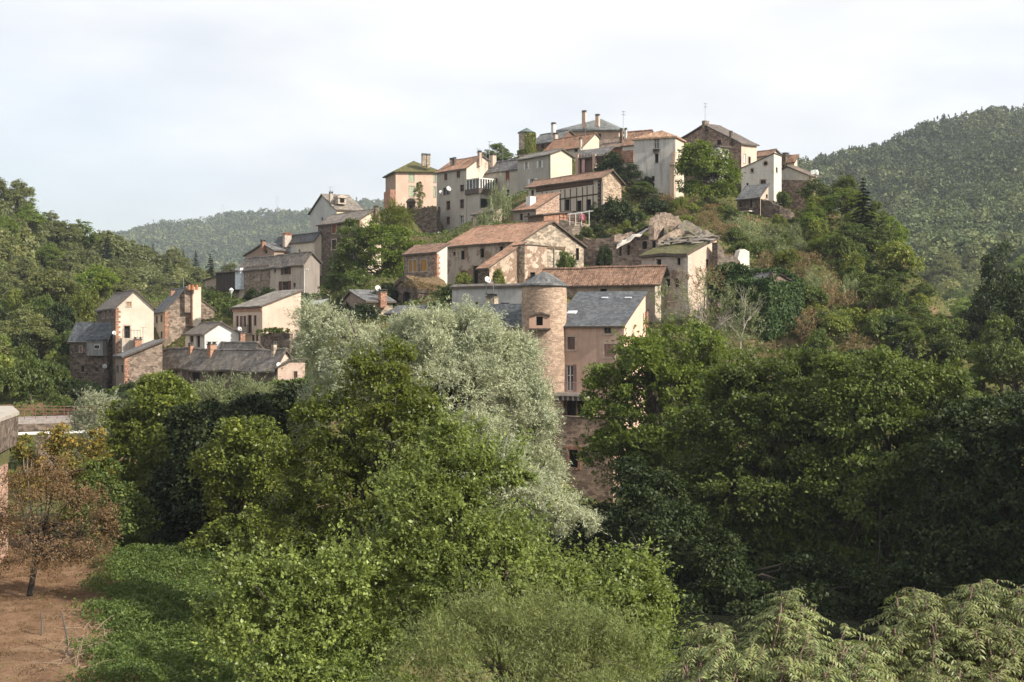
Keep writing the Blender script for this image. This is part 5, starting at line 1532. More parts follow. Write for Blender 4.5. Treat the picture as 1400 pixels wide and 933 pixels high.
def place_px(kind, name, label, cat, px, top, wpx, Y, group=None, rng=random, base=None):
    x = (px - 700) / F * Y; z = h1(x, Y) - .15 if base is None else (466 - base) / F * Y
    zt = (466 - top) / F * Y
    return place(kind, name, label, cat, x, Y, max(zt - z, .6), wpx / F * Y, group, rng, z)


# ================================================================== trees and shrubs in front of the village
hero('willow_tree', 'huge silvery grey green willow whose billowing crown fills the middle of the picture', 600, 78,
     [(450, 478, 40, 44, 3), (442, 436, 26, 16, 3), (530, 485, 50, 34, 2), (622, 474, 62, 40, 0), (676, 516, 48, 50, -1), (610, 540, 75, 70, -2), (716, 590, 40, 56, -1), (722, 545, 24, 30, -1), (650, 640, 70, 60, -2), (725, 670, 36, 42, -1), (745, 712, 36, 28, -3), (782, 722, 28, 22, -3), (746, 655, 20, 36, -1), (700, 680, 50, 40, -4), (770, 700, 26, 26, -4), (500, 540, 60, 60, 2), (448, 560, 30, 50, 3), (575, 444, 24, 12, 1), (640, 440, 30, 12, 0), (590, 545, 55, 60, 0), (560, 620, 60, 60, 1), (735, 610, 16, 36, 0)],
     'willow', 4200, .44, 154, .17, .036, 201, .45, 'shoot', gap=.12, up=.75, sprig=(650, .62))
hero('alder_tree', 'deep green broad leaved alder standing against the left of the silver willow', 490, 60,
     [(515, 520, 42, 45, 0), (480, 580, 62, 46, 0), (540, 600, 60, 48, -1), (440, 650, 58, 48, 0), (510, 680, 85, 55, -1), (415, 715, 48, 50, 1), (560, 680, 50, 50, 0), (470, 760, 90, 60, 0), (545, 548, 28, 24, 0), (430, 800, 90, 60, 0), (540, 800, 80, 60, 1), (500, 860, 100, 60, 0), (360, 780, 50, 40, 2)],
     'alder', 1500, .48, 110, .145, .10, 202, .22, gap=.03, sprig=(700, .6))
hero('shrub', 'bright yellow green leafy shrub spreading over the lower middle of the picture', 690, 47,
     [(612, 622, 32, 34, 2), (660, 650, 52, 40, 1), (560, 690, 40, 40, 1), (600, 720, 70, 55, 0), (690, 752, 56, 40, 0), (785, 806, 50, 38, 0), (850, 815, 50, 45, 0), (660, 800, 100, 60, -1), (760, 850, 100, 60, -1), (880, 870, 38, 50, 0), (560, 800, 60, 60, 0), (620, 900, 110, 60, -1), (830, 905, 80, 50, -1)],
     'bright', 2100, .30, 72, .12, .082, 203, .14, cat='shrub', gap=.04, sprig=(1500, .62), up=.7, parts=('stems', 'foliage'))
hero('shrub', 'rounded light green bush at the bottom edge beside the bramble bank', 385, 45,
     [(350, 795, 42, 32, 0), (330, 845, 40, 45, 0), (405, 830, 50, 45, 0), (360, 900, 70, 55, -1), (450, 880, 60, 60, 0), (300, 880, 20, 30, 0), (430, 930, 70, 40, -1), (470, 800, 40, 40, 0)],
     'bright', 820, .30, 76, .115, .08, 204, .12, cat='shrub', gap=.04, sprig=(520, .6), up=.7, parts=('stems', 'foliage'))
hero('osier_shrub', 'fine leaved feathery osier at the very bottom centre', 720, 37,
     [(600, 905, 40, 42, 0), (642, 872, 28, 42, 1), (690, 892, 34, 50, 0), (738, 868, 28, 50, 1), (788, 890, 34, 50, 0), (835, 905, 34, 42, 0), (872, 925, 28, 34, 0), (680, 940, 100, 40, -1), (800, 945, 90, 35, -1), (560, 935, 36, 36, 0), (765, 845, 14, 30, 1), (665, 845, 12, 28, 1)],
     'fine', 800, .40, 112, .11, .020, 205, .10, 'shoot', cat='shrub', up=1.1, gap=.08, sprig=(300, .6), parts=('stems', 'foliage'))
# ---- left bank
hero('tree', 'dense dark leafy tree on the left bank below the low grey roofs', 210, 90,
     [(215, 570, 48, 48, 0), (185, 630, 40, 60, 0), (235, 640, 50, 60, -1), (205, 710, 50, 50, -1), (165, 690, 22, 40, 0), (215, 530, 22, 25, 0), (190, 750, 50, 40, 0), (250, 730, 50, 50, 0)], 'alder', 900, .7, 90, .22, .15, 211, .3)
hero('tree', 'dark shadowed tree filling the bank between the left trees and the alder', 300, 84,
     [(285, 610, 45, 60, 0), (330, 640, 55, 70, 0), (300, 700, 70, 55, 0), (370, 620, 42, 60, 2), (380, 700, 50, 60, 1), (400, 560, 30, 35, 3), (290, 750, 70, 40, 0), (250, 690, 40, 60, 1), (360, 760, 60, 40, 1), (340, 590, 40, 50, 2)], 'dark', 1600, .7, 90, .22, .15, 212, .3)
hero('tree', 'sunlit green tree between the dark bank trees and the alder', 330, 78, [(345, 610, 36, 40, 0), (310, 640, 36, 40, 0), (365, 650, 34, 50, 0), (330, 690, 40, 40, 0), (320, 745, 50, 40, 0), (365, 740, 40, 40, 0)], 'alder', 480, .6, 80, .18, .12, 226, .2, sprig=(80, .6))
hero('willow_tree', 'thin pale willow rising behind the dark left bank trees before the long roof', 310, 108,
     [(318, 558, 40, 34, 0), (275, 572, 40, 38, 0), (238, 566, 24, 26, 1), (352, 572, 28, 34, 0), (300, 610, 60, 40, 0), (250, 600, 45, 40, 0)], 'sallow', 360, .75, 112, .26, .055, 213, .3, 'shoot', gap=.3, up=.9)
hero('willow_bush', 'small silvery willow bush at the end of the little bridge', 135, 102, [(135, 570, 26, 26, 0), (150, 585, 20, 26, 0), (118, 590, 18, 20, 0), (135, 610, 28, 24, 0)], 'willow', 150, .6, 98, .22, .05, 214, .12, 'shoot', cat='bush', up=.9, parts=('stems', 'foliage'))
hero('tree', 'yellow and orange turning tree by the little bridge at the left edge', 100, 82,
     [(60, 620, 38, 34, 0), (105, 625, 36, 32, 0), (135, 640, 22, 40, 0), (80, 670, 50, 40, 0), (30, 650, 26, 40, 0)], 'gold', 230, .55, 60, .19, .12, 215, .16, gap=.15)
hero('tree', 'green leafy tree between the turning tree and the dark bank', 150, 80, [(140, 680, 36, 40, 0), (165, 710, 34, 44, 0), (120, 720, 40, 40, 0)], 'mid', 200, .55, 70, .18, .12, 216, .16)
hero('fruit_tree', 'withered old fruit tree with sparse rusty leaves standing in the dry field', 38, 66,
     [(55, 690, 46, 32, 0), (108, 725, 38, 36, 0), (15, 735, 42, 34, 0), (70, 755, 62, 26, -1), (-20, 730, 30, 40, 0), (100, 685, 32, 26, 1), (125, 750, 24, 22, 0), (40, 660, 26, 22, 0), (25, 775, 40, 18, 0), (98, 775, 46, 18, 0), (132, 720, 24, 34, 0), (70, 650, 34, 24, 1)], 'brown', 1050, .42, 34, .095, .045, 217, .13, gap=.12, sprig=(260, .5), bk=bark((.05, .04, .032)))
sn = empty('dead_tree', P(44, 745, 68), 0, 'bare dead pole of a tree with a few branches rising above the withered fruit tree', 'dead tree')
m = MB(); o = sn.location
def q_(px, py, dY=0): return P(px, py, 68 + dY) - o
m.tube([q_(44, 800), q_(42, 740), q_(41, 700), q_(38, 650), q_(37, 628)], [.08, .065, .05, .03, .015], 6)
for a in ([(42, 705), (28, 690), (14, 668)], [(41, 702), (52, 694), (60, 682)], [(38, 650), (33, 640), (32, 625)], [(38, 650), (43, 640), (43, 628)]):
    m.tube([q_(*p) for p in a], [.03, .02, .008], 5)
m.build('trunk', flat('dead_wood', (.28, .25, .21), .9), sn)
# ---- right bank
hero('ash_tree', 'large light topped green tree right of the pink house', 905, 106,
     [(874, 490, 32, 28, 0), (850, 520, 38, 28, 0), (832, 566, 38, 36, 0), (838, 622, 40, 44, 0), (935, 474, 48, 34, 1), (990, 510, 36, 40, 1), (876, 560, 40, 50, 0), (930, 560, 66, 60, -1), (858, 625, 40, 50, 0), (900, 640, 70, 60, -1), (960, 640, 50, 60, 0), (905, 700, 70, 50, 0), (880, 520, 40, 40, -1), (985, 570, 50, 50, 0)],
     'ash', 1600, .8, 96, .24, .15, 221, .4, sprig=(260, .9), gap=.06)
hero('tree', 'dark green tree mass on the right bank, its top reaching the ivy hut', 1050, 95,
     [(1040, 535, 60, 45, 0), (1090, 520, 40, 40, 2), (1000, 590, 55, 60, 0), (1075, 600, 70, 60, -1), (1020, 680, 80, 70, -1), (1100, 690, 70, 70, 0), (960, 740, 60, 60, 0), (1040, 770, 90, 60, -1), (1010, 545, 40, 40, 1), (960, 680, 60, 70, 1), (1120, 620, 50, 70, 2), (900, 780, 50, 50, 1)], 'bank', 2000, .8, 96, .23, .15, 222, .4, sprig=(260, .9), gap=.06)
hero('tree', 'broad green tree with a sunlit crown right of the dark bank trees', 1210, 92,
     [(1190, 520, 60, 45, 0), (1250, 545, 55, 50, 0), (1150, 570, 60, 50, 0), (1220, 620, 80, 60, -1), (1290, 600, 40, 50, 0), (1170, 680, 80, 70, -1), (1260, 700, 80, 70, 0), (1200, 780, 110, 60, 0), (1120, 560, 45, 45, 2), (1290, 560, 45, 40, 3), (1130, 760, 70, 60, 1)], 'bank', 2000, .8, 96, .23, .15, 223, .4, sprig=(260, .9), gap=.06)
hero('tree', 'shadowed dark tree at the right edge of the lower picture', 1350, 84,
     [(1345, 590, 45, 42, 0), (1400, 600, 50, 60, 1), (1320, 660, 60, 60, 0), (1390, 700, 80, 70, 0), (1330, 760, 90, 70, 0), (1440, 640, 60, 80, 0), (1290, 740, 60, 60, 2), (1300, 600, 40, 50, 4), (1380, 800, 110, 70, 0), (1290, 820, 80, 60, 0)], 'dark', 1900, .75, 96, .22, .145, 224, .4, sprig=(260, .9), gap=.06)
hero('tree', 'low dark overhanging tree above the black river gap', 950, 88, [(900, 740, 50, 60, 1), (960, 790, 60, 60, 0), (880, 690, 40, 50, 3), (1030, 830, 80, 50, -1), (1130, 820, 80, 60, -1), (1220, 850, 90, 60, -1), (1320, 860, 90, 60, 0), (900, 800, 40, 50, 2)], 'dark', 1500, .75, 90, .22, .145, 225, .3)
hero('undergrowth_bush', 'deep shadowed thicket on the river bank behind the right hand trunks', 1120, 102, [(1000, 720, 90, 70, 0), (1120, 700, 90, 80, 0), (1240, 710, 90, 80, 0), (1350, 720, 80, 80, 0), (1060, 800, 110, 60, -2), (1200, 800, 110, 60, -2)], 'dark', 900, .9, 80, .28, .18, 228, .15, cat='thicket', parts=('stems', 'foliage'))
# unseen trees added outside the right edge to cast shade on the right bank
for k, (x, y, ht, w) in enumerate(((38, 78, 17, 12), (43, 88, 17, 12), (37, 66, 15, 12), (46, 99, 17, 13), (52, 80, 20, 14), (50, 66, 19, 14), (58, 94, 20, 14))):
    place('dark_tree', 'tree', 'tall dark unseen tree added beyond the right edge to shade the bank', 'tree', x, y, ht, w, 'added shade trees beyond the right edge', random.Random(900 + k))

hero('tree', 'dark bushy tree rooted at the foot of the rubble river wall', 812, 104, [(815, 715, 28, 26, 0), (795, 745, 40, 36, 0), (840, 735, 36, 40, 0), (800, 790, 60, 40, -1)], 'dark', 300, .7, 80, .2, .13, 227, .15)
# ---- the pinnate-leaved bush at the bottom right
def sumac(label, base, Y, tips, seed):
    rng = random.Random(seed); r = np.random.default_rng(seed); x = (base - 700) / F * Y; o = Vector((x, Y, h1(x, Y)))
    root = empty('sumac_shrub', o, 0, label, 'shrub'); C, A, Nn, LL, WW, V = [], [], [], [], [], []; mb = MB()
    for (px, py, dY) in tips:
        tip = P(px, py, Y + dY) - o; st = Vector((tip.x * .55 + rng.uniform(-.4, .4), tip.y * .5, max(tip.z - rng.uniform(1.6, 2.6), 0)))
        md = st.lerp(tip, .55) + Vector((rng.uniform(-.12, .12), rng.uniform(-.12, .12), .1)); mb.tube([st, md, tip], [.035, .022, .010], 5)
        cvar = rng.gauss(0, .12)
        for j in range(rng.randint(9, 13)):
            a = j * 2.4 + rng.uniform(-.4, .4); el = rng.uniform(.05, .75); f0 = rng.uniform(0, .45); b = tip.lerp(md, f0)
            d0 = np.array([math.cos(a) * math.cos(el), math.sin(a) * math.cos(el), math.sin(el)]); ln = rng.uniform(.30, .46); npair = rng.randint(5, 7); pts = []
            for s in range(9):
                t = s / 8; pts.append(np.array(b) + d0 * ln * t + np.array([0, 0, -.55 * ln * t * t]))
            mb.tube([Vector(p) for p in pts[::4]], [.005, .004, .002], 3, cap=False)
            for s in range(1, npair + 1):
                t = s / npair; p = np.array(b) + d0 * ln * t + np.array([0, 0, -.55 * ln * t * t]); tg = d0 + np.array([0, 0, -1.1 * t]); tg /= np.linalg.norm(tg)
                sd = np.cross(tg, [0, 0, 1]); sd /= np.linalg.norm(sd) + 1e-9; up_ = np.cross(sd, tg)
                for sg in ((-1, 1) if s < npair else (-1, 0, 1)):
                    ax = sd * sg * .85 + tg * (.55 if sg else 1.2) - up_ * .38 * abs(sg); ax /= np.linalg.norm(ax); l_ = ln * rng.uniform(.26, .36) * (1 - .25 * t)
                    C.append(p + ax * l_ * .5); A.append(ax); Nn.append(up_ + r.normal(0, .22, 3)); LL.append(l_); WW.append(l_ * .30); V.append(.5 + cvar + rng.gauss(0, .16))
    q = quads(np.array(C), unit(np.array(A)), unit(np.array(Nn)), LL, WW, .18)
    c_ = bpy.data.objects.new('foliage', quad_mesh('foliage', q, np.clip(np.array(V), 0, 1), LM['sumac'])); COL.objects.link(c_); c_.parent = root
    mb.build('stems', bark((.16, .11, .085)), root, True)
def tips_in(poly, n, seed, dy=(-1.6, 1.6)):
    rng = random.Random(seed); out = []
    while len(out) < n:
        x = rng.uniform(poly[0][0], poly[-1][0]); y0 = np.interp(x, [p[0] for p in poly], [p[1] for p in poly]); f = rng.random() ** 1.3
        y = y0 + f * (990 - y0); out.append((x, y, dy[0] + (1 - f) * (dy[1] - dy[0]) + rng.uniform(-.5, .5)))
    return out
sumac('feathery pinnate leaved shrub at the bottom edge, left of the taller one', 1040, 21, tips_in([(925, 915), (950, 860), (985, 845), (1020, 862), (1045, 830), (1075, 800), (1110, 822), (1140, 845), (1180, 860), (1210, 880)], 150, 301), 301)
sumac('tall feathery pinnate leaved shrub in the bottom right corner', 1320, 22, tips_in([(1180, 880), (1205, 835), (1235, 800), (1270, 805), (1300, 820), (1330, 790), (1370, 790), (1400, 785), (1460, 800)], 170, 302), 302)

# ---- village trees
hero('tree', 'big dark green leafy tree in front of the dark stone house', 490, 192,
     [(485, 340, 30, 30, 0), (470, 372, 26, 26, 0), (500, 380, 36, 24, -1), (480, 392, 34, 18, 0), (500, 325, 18, 16, 1), (545, 385, 28, 16, 0)], 'mid', 330, 1.0, 80, .30, .2, 231, .35, gap=.1)
hero('tree', 'lighter yellowish tree crowding the right side of the big dark one', 540, 190,
     [(530, 333, 32, 24, 0), (553, 350, 24, 22, 1), (520, 352, 26, 20, -1), (545, 372, 26, 18, 0), (512, 322, 16, 12, 0)], 'ash', 270, .9, 80, .30, .2, 234, .3, gap=.1)
hero('tree', 'spiky yellow green tree top standing over the big leafy village tree', 536, 197,
     [(533, 300, 16, 16, 0), (548, 308, 14, 14, 0), (522, 310, 12, 12, 0), (536, 318, 22, 12, 0)], 'yellow', 80, .9, 98, .45, .06, 232, .2, 'shoot', up=1.3)
hero('walnut_tree', 'light green walnut tree between the stained white house and the big brown gable', 965, 208,
     [(955, 213, 19, 22, 0), (975, 240, 26, 24, -1), (945, 240, 17, 26, 0), (990, 232, 15, 20, 0), (960, 262, 24, 14, -1), (940, 215, 9, 18, 0), (1000, 245, 9, 14, 0), (990, 262, 16, 12, 0)], 'ash', 330, .95, 76, .33, .22, 233, .3, gap=.2)
for a in (('dark_tree', 'dark green tree beside the timber loggia', 836, 207, 52, 224, None), ('dark_tree', 'dark green tree against the left side of the stained white house', 862, 224, 34, 218, None),
          ('mid_tree', 'bushy green tree under the stained white house', 876, 248, 46, 207, None), ('dark_bush', 'dark rounded bush below the half timbered gable', 845, 272, 60, 192, None),
          ('dark_tree', 'small dark tree close to the washing line', 814, 277, 24, 189, None), ('dark_bush', 'dense dark bush below the bushy green tree', 893, 272, 44, 203, None),
          ('mid_tree', 'flat topped round tree on the skyline behind the tile roofs', 678, 196, 42, 262, 236), ('mid_bush', 'green bush by the doorway of the dark retaining wall', 1071, 260, 26, 208, 286),
          ('grey_bush', 'loose grey green young tree in front of the grey annex', 681, 268, 34, 203, 325), ('grey_bush', 'low grey green bush at the foot of the half timbered lean-to', 664, 292, 30, 202, 325),
          ('tall_tree', 'small upright tree on the terrace before the pink pyramid roofed house', 573, 247, 20, 243, 288), ('yellow_bush', 'yellow green bush at the foot of the barn wall', 634, 373, 26, 165, 396),
          ('yellow_bush', 'pale green creeper bush on the lean-to wall', 682, 367, 20, 162, 396), ('mid_bush', 'rounded creeper bush on the barn gable', 771, 343, 34, 165, 380),
          ('dark_bush', 'dark bush against the brown retaining wall right of the barn', 826, 336, 26, 178, 372), ('dark_bush', 'dark shrub below the stained white house wall', 883, 240, 18, 212, 262),
          ('dry_bush', 'tuft of dry reddish weeds on top of the arched cellar', 566, 382, 40, 163, 398), ('dry_bush', 'second tuft of dry weeds at the edge of the cellar roof', 588, 388, 34, 165, 402),
          ('mid_bush', 'dark green bank bush under the hanging timber box', 296, 396, 46, 212, None), ('mid_bush', 'hillside bush left of the lantern street lamp', 288, 410, 50, 200, None), ('mid_bush', 'bright green bush below the lantern street lamp', 305, 420, 34, 192, None),
          ('dark_bush', 'dark shrub at the foot of the timber box wall', 330, 412, 26, 208, None), 
          ('conifer', 'dark pointed spruce standing out on the right flank of the hill', 1180, 243, 50, 186, None)):
    kd, lab, px, top, w, Y, bs = a
    place_px(kd, 'spruce_tree' if kd == 'conifer' else ('tree' if 'tree' in kd else 'bush'), lab, 'tree' if ('tree' in kd or kd == 'conifer') else 'bush', px, top, w, Y, None, random.Random(int(px * 7 + top)), bs)
hero('shrub', 'pale grey half bare thicket between the light topped tree and the ivy hut', 960, 132,
     [(915, 425, 30, 26, 0), (960, 415, 36, 32, 0), (1000, 430, 30, 32, 0), (1020, 460, 26, 26, -1), (940, 450, 40, 26, 0), (985, 465, 40, 22, 0)], 'sallow', 230, .7, 70, .24, .055, 241, .16, 'shoot', cat='shrub', up=1.0, gap=.12, bk=bark((.24, .20, .16)), parts=('stems', 'foliage'))
bt = empty('bare_tree', P(965, 470, 130), 0, 'leafless grey branching tree in the pale thicket below the mossy house', 'dead tree'); m = MB(); o = bt.location
rng = random.Random(17)
def twig(p, d, L, r, lv):
    e = p + d * L; m.tube([p, p.lerp(e, .5) + Vector((rng.uniform(-.08, .08), 0, .05)) * L, e], [r, r * .75, r * .5], 4)
    if lv:
        for k in range(3):
            twig(p.lerp(e, rng.uniform(.5, 1)), (d + Vector((rng.gauss(0, .5), rng.gauss(0, .5), rng.gauss(.15, .25)))).normalized(), L * rng.uniform(.55, .8), r * .55, lv - 1)
for x in (-.2, .6, 3.2): twig(Vector((x, 0, -1)), Vector((rng.uniform(-.3, .3), 0, 1)).normalized(), 2.6, .10, 4)
m.build('trunk', flat('dead_wood', (.28, .25, .21), .9), bt)

# ivy that smothers the hut: its own plant hugging walls and eaves
r = np.random.default_rng(44); h = ivy_hut; pts = []; nr = []
for f, lim in (('L', h.a), ('R', h.b)):
    n = 22000 if f == 'R' else 18000
    u = r.uniform(-.4, lim + .4, n); z = r.uniform(-1.5, h.prof[0][1] + .5, n); dd = np.abs(r.normal(0, .22, n)) + .08 + .25 * np.array([mnoise.noise(Vector((a * .9, b * .9, 3))) for a, b in zip(u, z)])
    for a, b, c in zip(u, z, dd): pts.append(tuple(h.fl(f, a, b, c))); nr.append((0, -1, .3) if f == 'R' else (-1, 0, .3))
n = 5200; u = r.uniform(-.5, h.b + .5, n); t_ = r.uniform(-.5, h.a * .95, n); pz = np.interp(u, [p[0] for p in h.prof], [p[1] for p in h.prof])
keep = (u > h.prof[1][0] * .9) | (t_ > h.a * .55) | (t_ < .6) | (u < .35)
for a, b, c, k in zip(u, t_, pz, keep):
    if k: pts.append((a, b, c + .3 + abs(r.normal(0, .2)))); nr.append((0, -.3, 1))
pts = np.array(pts); nr = unit(np.array(nr, float) + r.normal(0, .45, (len(pts), 3))); ax = unit(np.array([0, 0, -1.0]) + r.normal(0, .6, pts.shape))
iv = empty('ivy', h.O, h.th, 'dark green ivy draped over the walls of the smothered hut', 'ivy')
o = bpy.data.objects.new('foliage', quad_mesh('foliage', quads(pts, ax, nr, .26 * (.6 + .8 * r.random(len(pts))), .22 * (.6 + .8 * r.random(len(pts))), .1), np.clip(r.normal(.5, .2, len(pts)), 0, 1), LM['ivy'])); COL.objects.link(o); o.parent = iv
r = np.random.default_rng(45); n = 1500; a = r.uniform(0, 6.28, n); z = r.uniform(.5, z1, n); k_ = (np.cos(a) > -.2) | (z < 1.2); a, z = a[k_], z[k_]; n = len(a)
pp = np.stack([np.cos(a) * (r1 + .1 + .15 * r.random(n)), np.sin(a) * (r1 + .1 + .15 * r.random(n)), z], 1); nn = unit(np.stack([np.cos(a), np.sin(a), .3 * np.ones(n)], 1) + r.normal(0, .4, (n, 3)))
iv = empty('ivy', turret.location, 0, 'yellowing ivy clinging to the small skyline turret', 'ivy')
o = bpy.data.objects.new('foliage', quad_mesh('foliage', quads(pp, unit(np.array([0, 0, -1.0]) + r.normal(0, .5, pp.shape)), nn, .4 * np.ones(n), .32 * np.ones(n), .1), np.clip(r.normal(.5, .2, n), 0, 1), LM['yellow'])); COL.objects.link(o); o.parent = iv
ragged_wall('garden_wall', 'stone garden wall with a clipped hedge on top below the cream pink house', [(356, 456, 160), (375, 455, 158), (396, 456, 157)], 4, .6, st_dark(), rag=.08, seed=51)
hg = empty('hedge', P(376, 457, 158.4), 0, 'small clipped hedge growing on top of the garden wall', 'hedge')
q, v = foliage([(-1.2, 0, .3, .8, .5, .4), (-.2, .1, .35, .8, .5, .4), (.8, 0, .3, .9, .5, .42)], 60, .3, 40, .16, .12, 52); o = bpy.data.objects.new('foliage', quad_mesh('foliage', q, v, LM['mid'])); COL.objects.link(o); o.parent = hg

hero('ivy', 'mound of dark ivy over rubble between the mossy house and the smothered hut', 1000, 146, [(1000, 374, 22, 13, 0), (985, 386, 16, 18, 0), (1016, 388, 20, 14, 0), (1000, 400, 28, 20, 0)], 'ivy', 200, .6, 70, .26, .2, 246, .1, cat='ivy', parts=('stems', 'foliage'))
hero('scrub', 'bare rambling scrub against the gable of the mossy house', 962, 143, [(950, 395, 14, 22, 0), (968, 392, 16, 22, 0), (978, 380, 10, 18, 0)], 'dry', 60, .6, 42, .2, .05, 247, .08, 'shoot', cat='bush', up=1.5, parts=('stems', 'foliage'))
# ---- bushes over the flanks of the hill, each kind on its own stretch of slope
def zone(poly, Y, n, kinds, hr, wr, group, labels, seed):
    rng = random.Random(seed); k = 0; tries = 0; pts = []
    xs = [p[0] for p in poly]; ys = [p[1] for p in poly]
    while k < n and tries < n * 40:
        tries += 1; px = rng.uniform(min(xs), max(xs)); py = rng.uniform(min(ys), max(ys)); ins = False
        for i in range(len(poly)):
            (xa, ya), (xb, yb) = poly[i], poly[i - 1]
            if (ya > py) != (yb > py) and px < (xb - xa) * (py - ya) / (yb - ya) + xa: ins = not ins
        if not ins: continue
        # where the view ray meets the ground
        hit = None
        for t in np.arange(Y[0], Y[1], 1.5):
            p = ray(px, py) * t
            if p.z < h1(p.x, p.y): hit = p; break
        if hit is None: continue
        w = rng.uniform(*wr)
        if any((hit.x - a) ** 2 + (hit.y - b) ** 2 < (.42 * (w + c)) ** 2 for a, b, c in pts): continue
        pts.append((hit.x, hit.y, w)); kd = rng.choice(kinds); isT = 'tree' in kd
        place(kd, 'tree' if isT else 'bush', labels[kd], 'tree' if isT else 'bush', hit.x, hit.y, rng.uniform(*hr) * (1.5 if isT else 1), w, group + (' trees' if isT else ' ' + kd.split('_')[0] + ' bushes'), rng); k += 1
LB = lambda where: {k: f'{d} {where}' for k, d in (('mid_bush', 'leafy green bush'), ('dark_bush', 'dark green bush'), ('yellow_bush', 'yellow green bush'), ('dry_bush', 'brownish dry scrub bush'), ('grey_bush', 'grey green wispy bush'), ('mid_tree', 'leafy green tree'), ('dark_tree', 'dark leafy tree'), ('pale_tree', 'light green tree'))}
zone([(1115, 300), (1150, 300), (1200, 330), (1240, 380), (1200, 400), (1130, 360), (1100, 330)], (120, 260), 60, ['mid_bush', 'pale_tree', 'mid_tree', 'yellow_bush'], (2.6, 4.6), (3.5, 6.5), 'right flank', LB('on the upper right flank of the hill'), 61)
zone([(1150, 370), (1230, 380), (1300, 470), (1320, 520), (1240, 500), (1170, 430)], (110, 230), 76, ['mid_bush', 'mid_bush', 'yellow_bush', 'dark_bush', 'mid_tree'], (2.2, 4.2), (3, 6), 'right shoulder', LB('on the right shoulder falling to the valley'), 62)
zone([(1000, 325), (1085, 338), (1160, 370), (1180, 440), (1120, 470), (1095, 400), (1030, 365), (985, 335)], (120, 230), 60, ['dry_bush', 'mid_bush', 'mid_bush', 'yellow_bush', 'grey_bush'], (1.2, 2.6), (2, 4.4), 'scrub slope', LB('on the scrubby slope above the ivy hut'), 63)
zone([(1100, 430), (1200, 440), (1260, 510), (1180, 540), (1090, 500)], (100, 190), 48, ['dry_bush', 'mid_bush', 'mid_bush', 'dark_bush', 'yellow_bush'], (1.6, 3.4), (2.4, 4.6), 'lower scrub', LB('on the lower slope behind the right bank trees'), 64)
zone([(900, 285), (960, 280), (1010, 295), (1000, 330), (930, 310)], (150, 240), 22, ['mid_bush', 'yellow_bush', 'dry_bush'], (.9, 2.0), (1.6, 3.4), 'garden slope', LB('on the garden slope below the walnut tree'), 65)
zone([(1040, 322), (1110, 318), (1130, 335), (1080, 350)], (150, 230), 12, ['yellow_bush', 'mid_bush'], (1.4, 2.6), (2.4, 4.2), 'cottage slope', LB('just below the dark retaining wall'), 66)
zone([(90, 545), (180, 550), (260, 555), (330, 560), (420, 555), (420, 590), (60, 590)], (90, 200), 34, ['dark_bush', 'mid_bush'], (1.6, 2.8), (2.8, 5), 'riverside', LB('along the river below the left cluster of houses'), 67)
zone([(-20, 430), (95, 450), (130, 440), (100, 470), (92, 545), (-20, 560)], (120, 300), 60, ['mid_bush', 'dark_bush', 'mid_bush', 'yellow_bush'], (3.0, 5.5), (4, 7), 'foot of the spur', LB('at the foot of the left wooded hillside'), 71)
zone([(280, 440), (320, 420), (420, 430), (470, 430), (470, 400), (440, 380), (560, 400), (540, 430), (420, 470)], (130, 230), 26, ['dark_bush', 'mid_bush'], (1.5, 3.0), (2, 4.5), 'terrace', LB('on the terraces between the lower houses'), 68)
zone([(800, 300), (870, 300), (910, 320), (850, 345), (800, 340)], (150, 230), 16, ['mid_bush', 'yellow_bush', 'dark_bush'], (.8, 1.8), (1.4, 3), 'village garden', LB('in the gardens below the half timbered house'), 69)
zone([(600, 420), (760, 440), (760, 540), (560, 540)], (90, 170), 24, ['mid_bush', 'dark_bush'], (2, 4), (3, 6), 'foot of the village', LB('at the foot of the village behind the silver willow'), 70)

# ---- left wooded spur: single trees
def scatter_loft(S_, u, v, step, rng, n):
    nv, nu = S_.shape[:2]; pts = []; tries = 0
    while len(pts) < n and tries < n * 60:
        tries += 1; a = rng.uniform(*u) * (nu - 1.001); b = rng.uniform(*v) * (nv - 1.001); i, j = int(b), int(a)
        p = S_[i, j] * (1 - (b - i)) * (1 - (a - j)) + S_[i + 1, j] * (b - i) * (1 - (a - j)) + S_[i, j + 1] * (1 - (b - i)) * (a - j) + S_[i + 1, j + 1] * (b - i) * (a - j)
        st = step if p[1] < 9e9 else step
        if all((p[0] - q[0]) ** 2 + (p[1] - q[1]) ** 2 > st * st for q in pts): pts.append(p)
    return pts
rng = random.Random(71)
SPUR = {'hill_tree': ('round headed woodland tree on the left hillside', 'round trees of the left wooded hillside'), 'tall_tree': ('tall narrow leafy tree on the left hillside', 'tall trees of the left wooded hillside'), 'pale_tree': ('lighter green woodland tree on the left hillside', 'light trees of the left wooded hillside'), 'conifer': ('dark conifer among the leafy trees of the left hillside', 'conifers of the left wooded hillside')}
for p in scatter_loft(LH, (.20, .97), (.02, .74), 6.6, rng, 165):
    kd = rng.choices(['hill_tree', 'tall_tree', 'pale_tree', 'conifer'], [8, 2, 2, 1.2])[0]
    if p[1] > 340 and rng.random() < .12: kd = 'conifer'
    ht = rng.uniform(6.2, 10.5) * (1.2 if kd in ('tall_tree', 'conifer') else 1); w = ht * (.42 if kd == 'conifer' else rng.uniform(.72, .95))
    place(kd, 'spruce_tree' if kd == 'conifer' else 'woodland_tree', SPUR[kd][0], 'tree', p[0], p[1], ht, w, SPUR[kd][1], rng, p[2] - .5)
for p in scatter_loft(LH, (.02, .22), (.2, .7), 11, rng, 8):
    place('hill_tree', 'woodland_tree', SPUR['hill_tree'][0], 'tree', p[0], p[1], 11, 11, SPUR['hill_tree'][1], rng, p[2] - .5)
rng = random.Random(78); k = 0
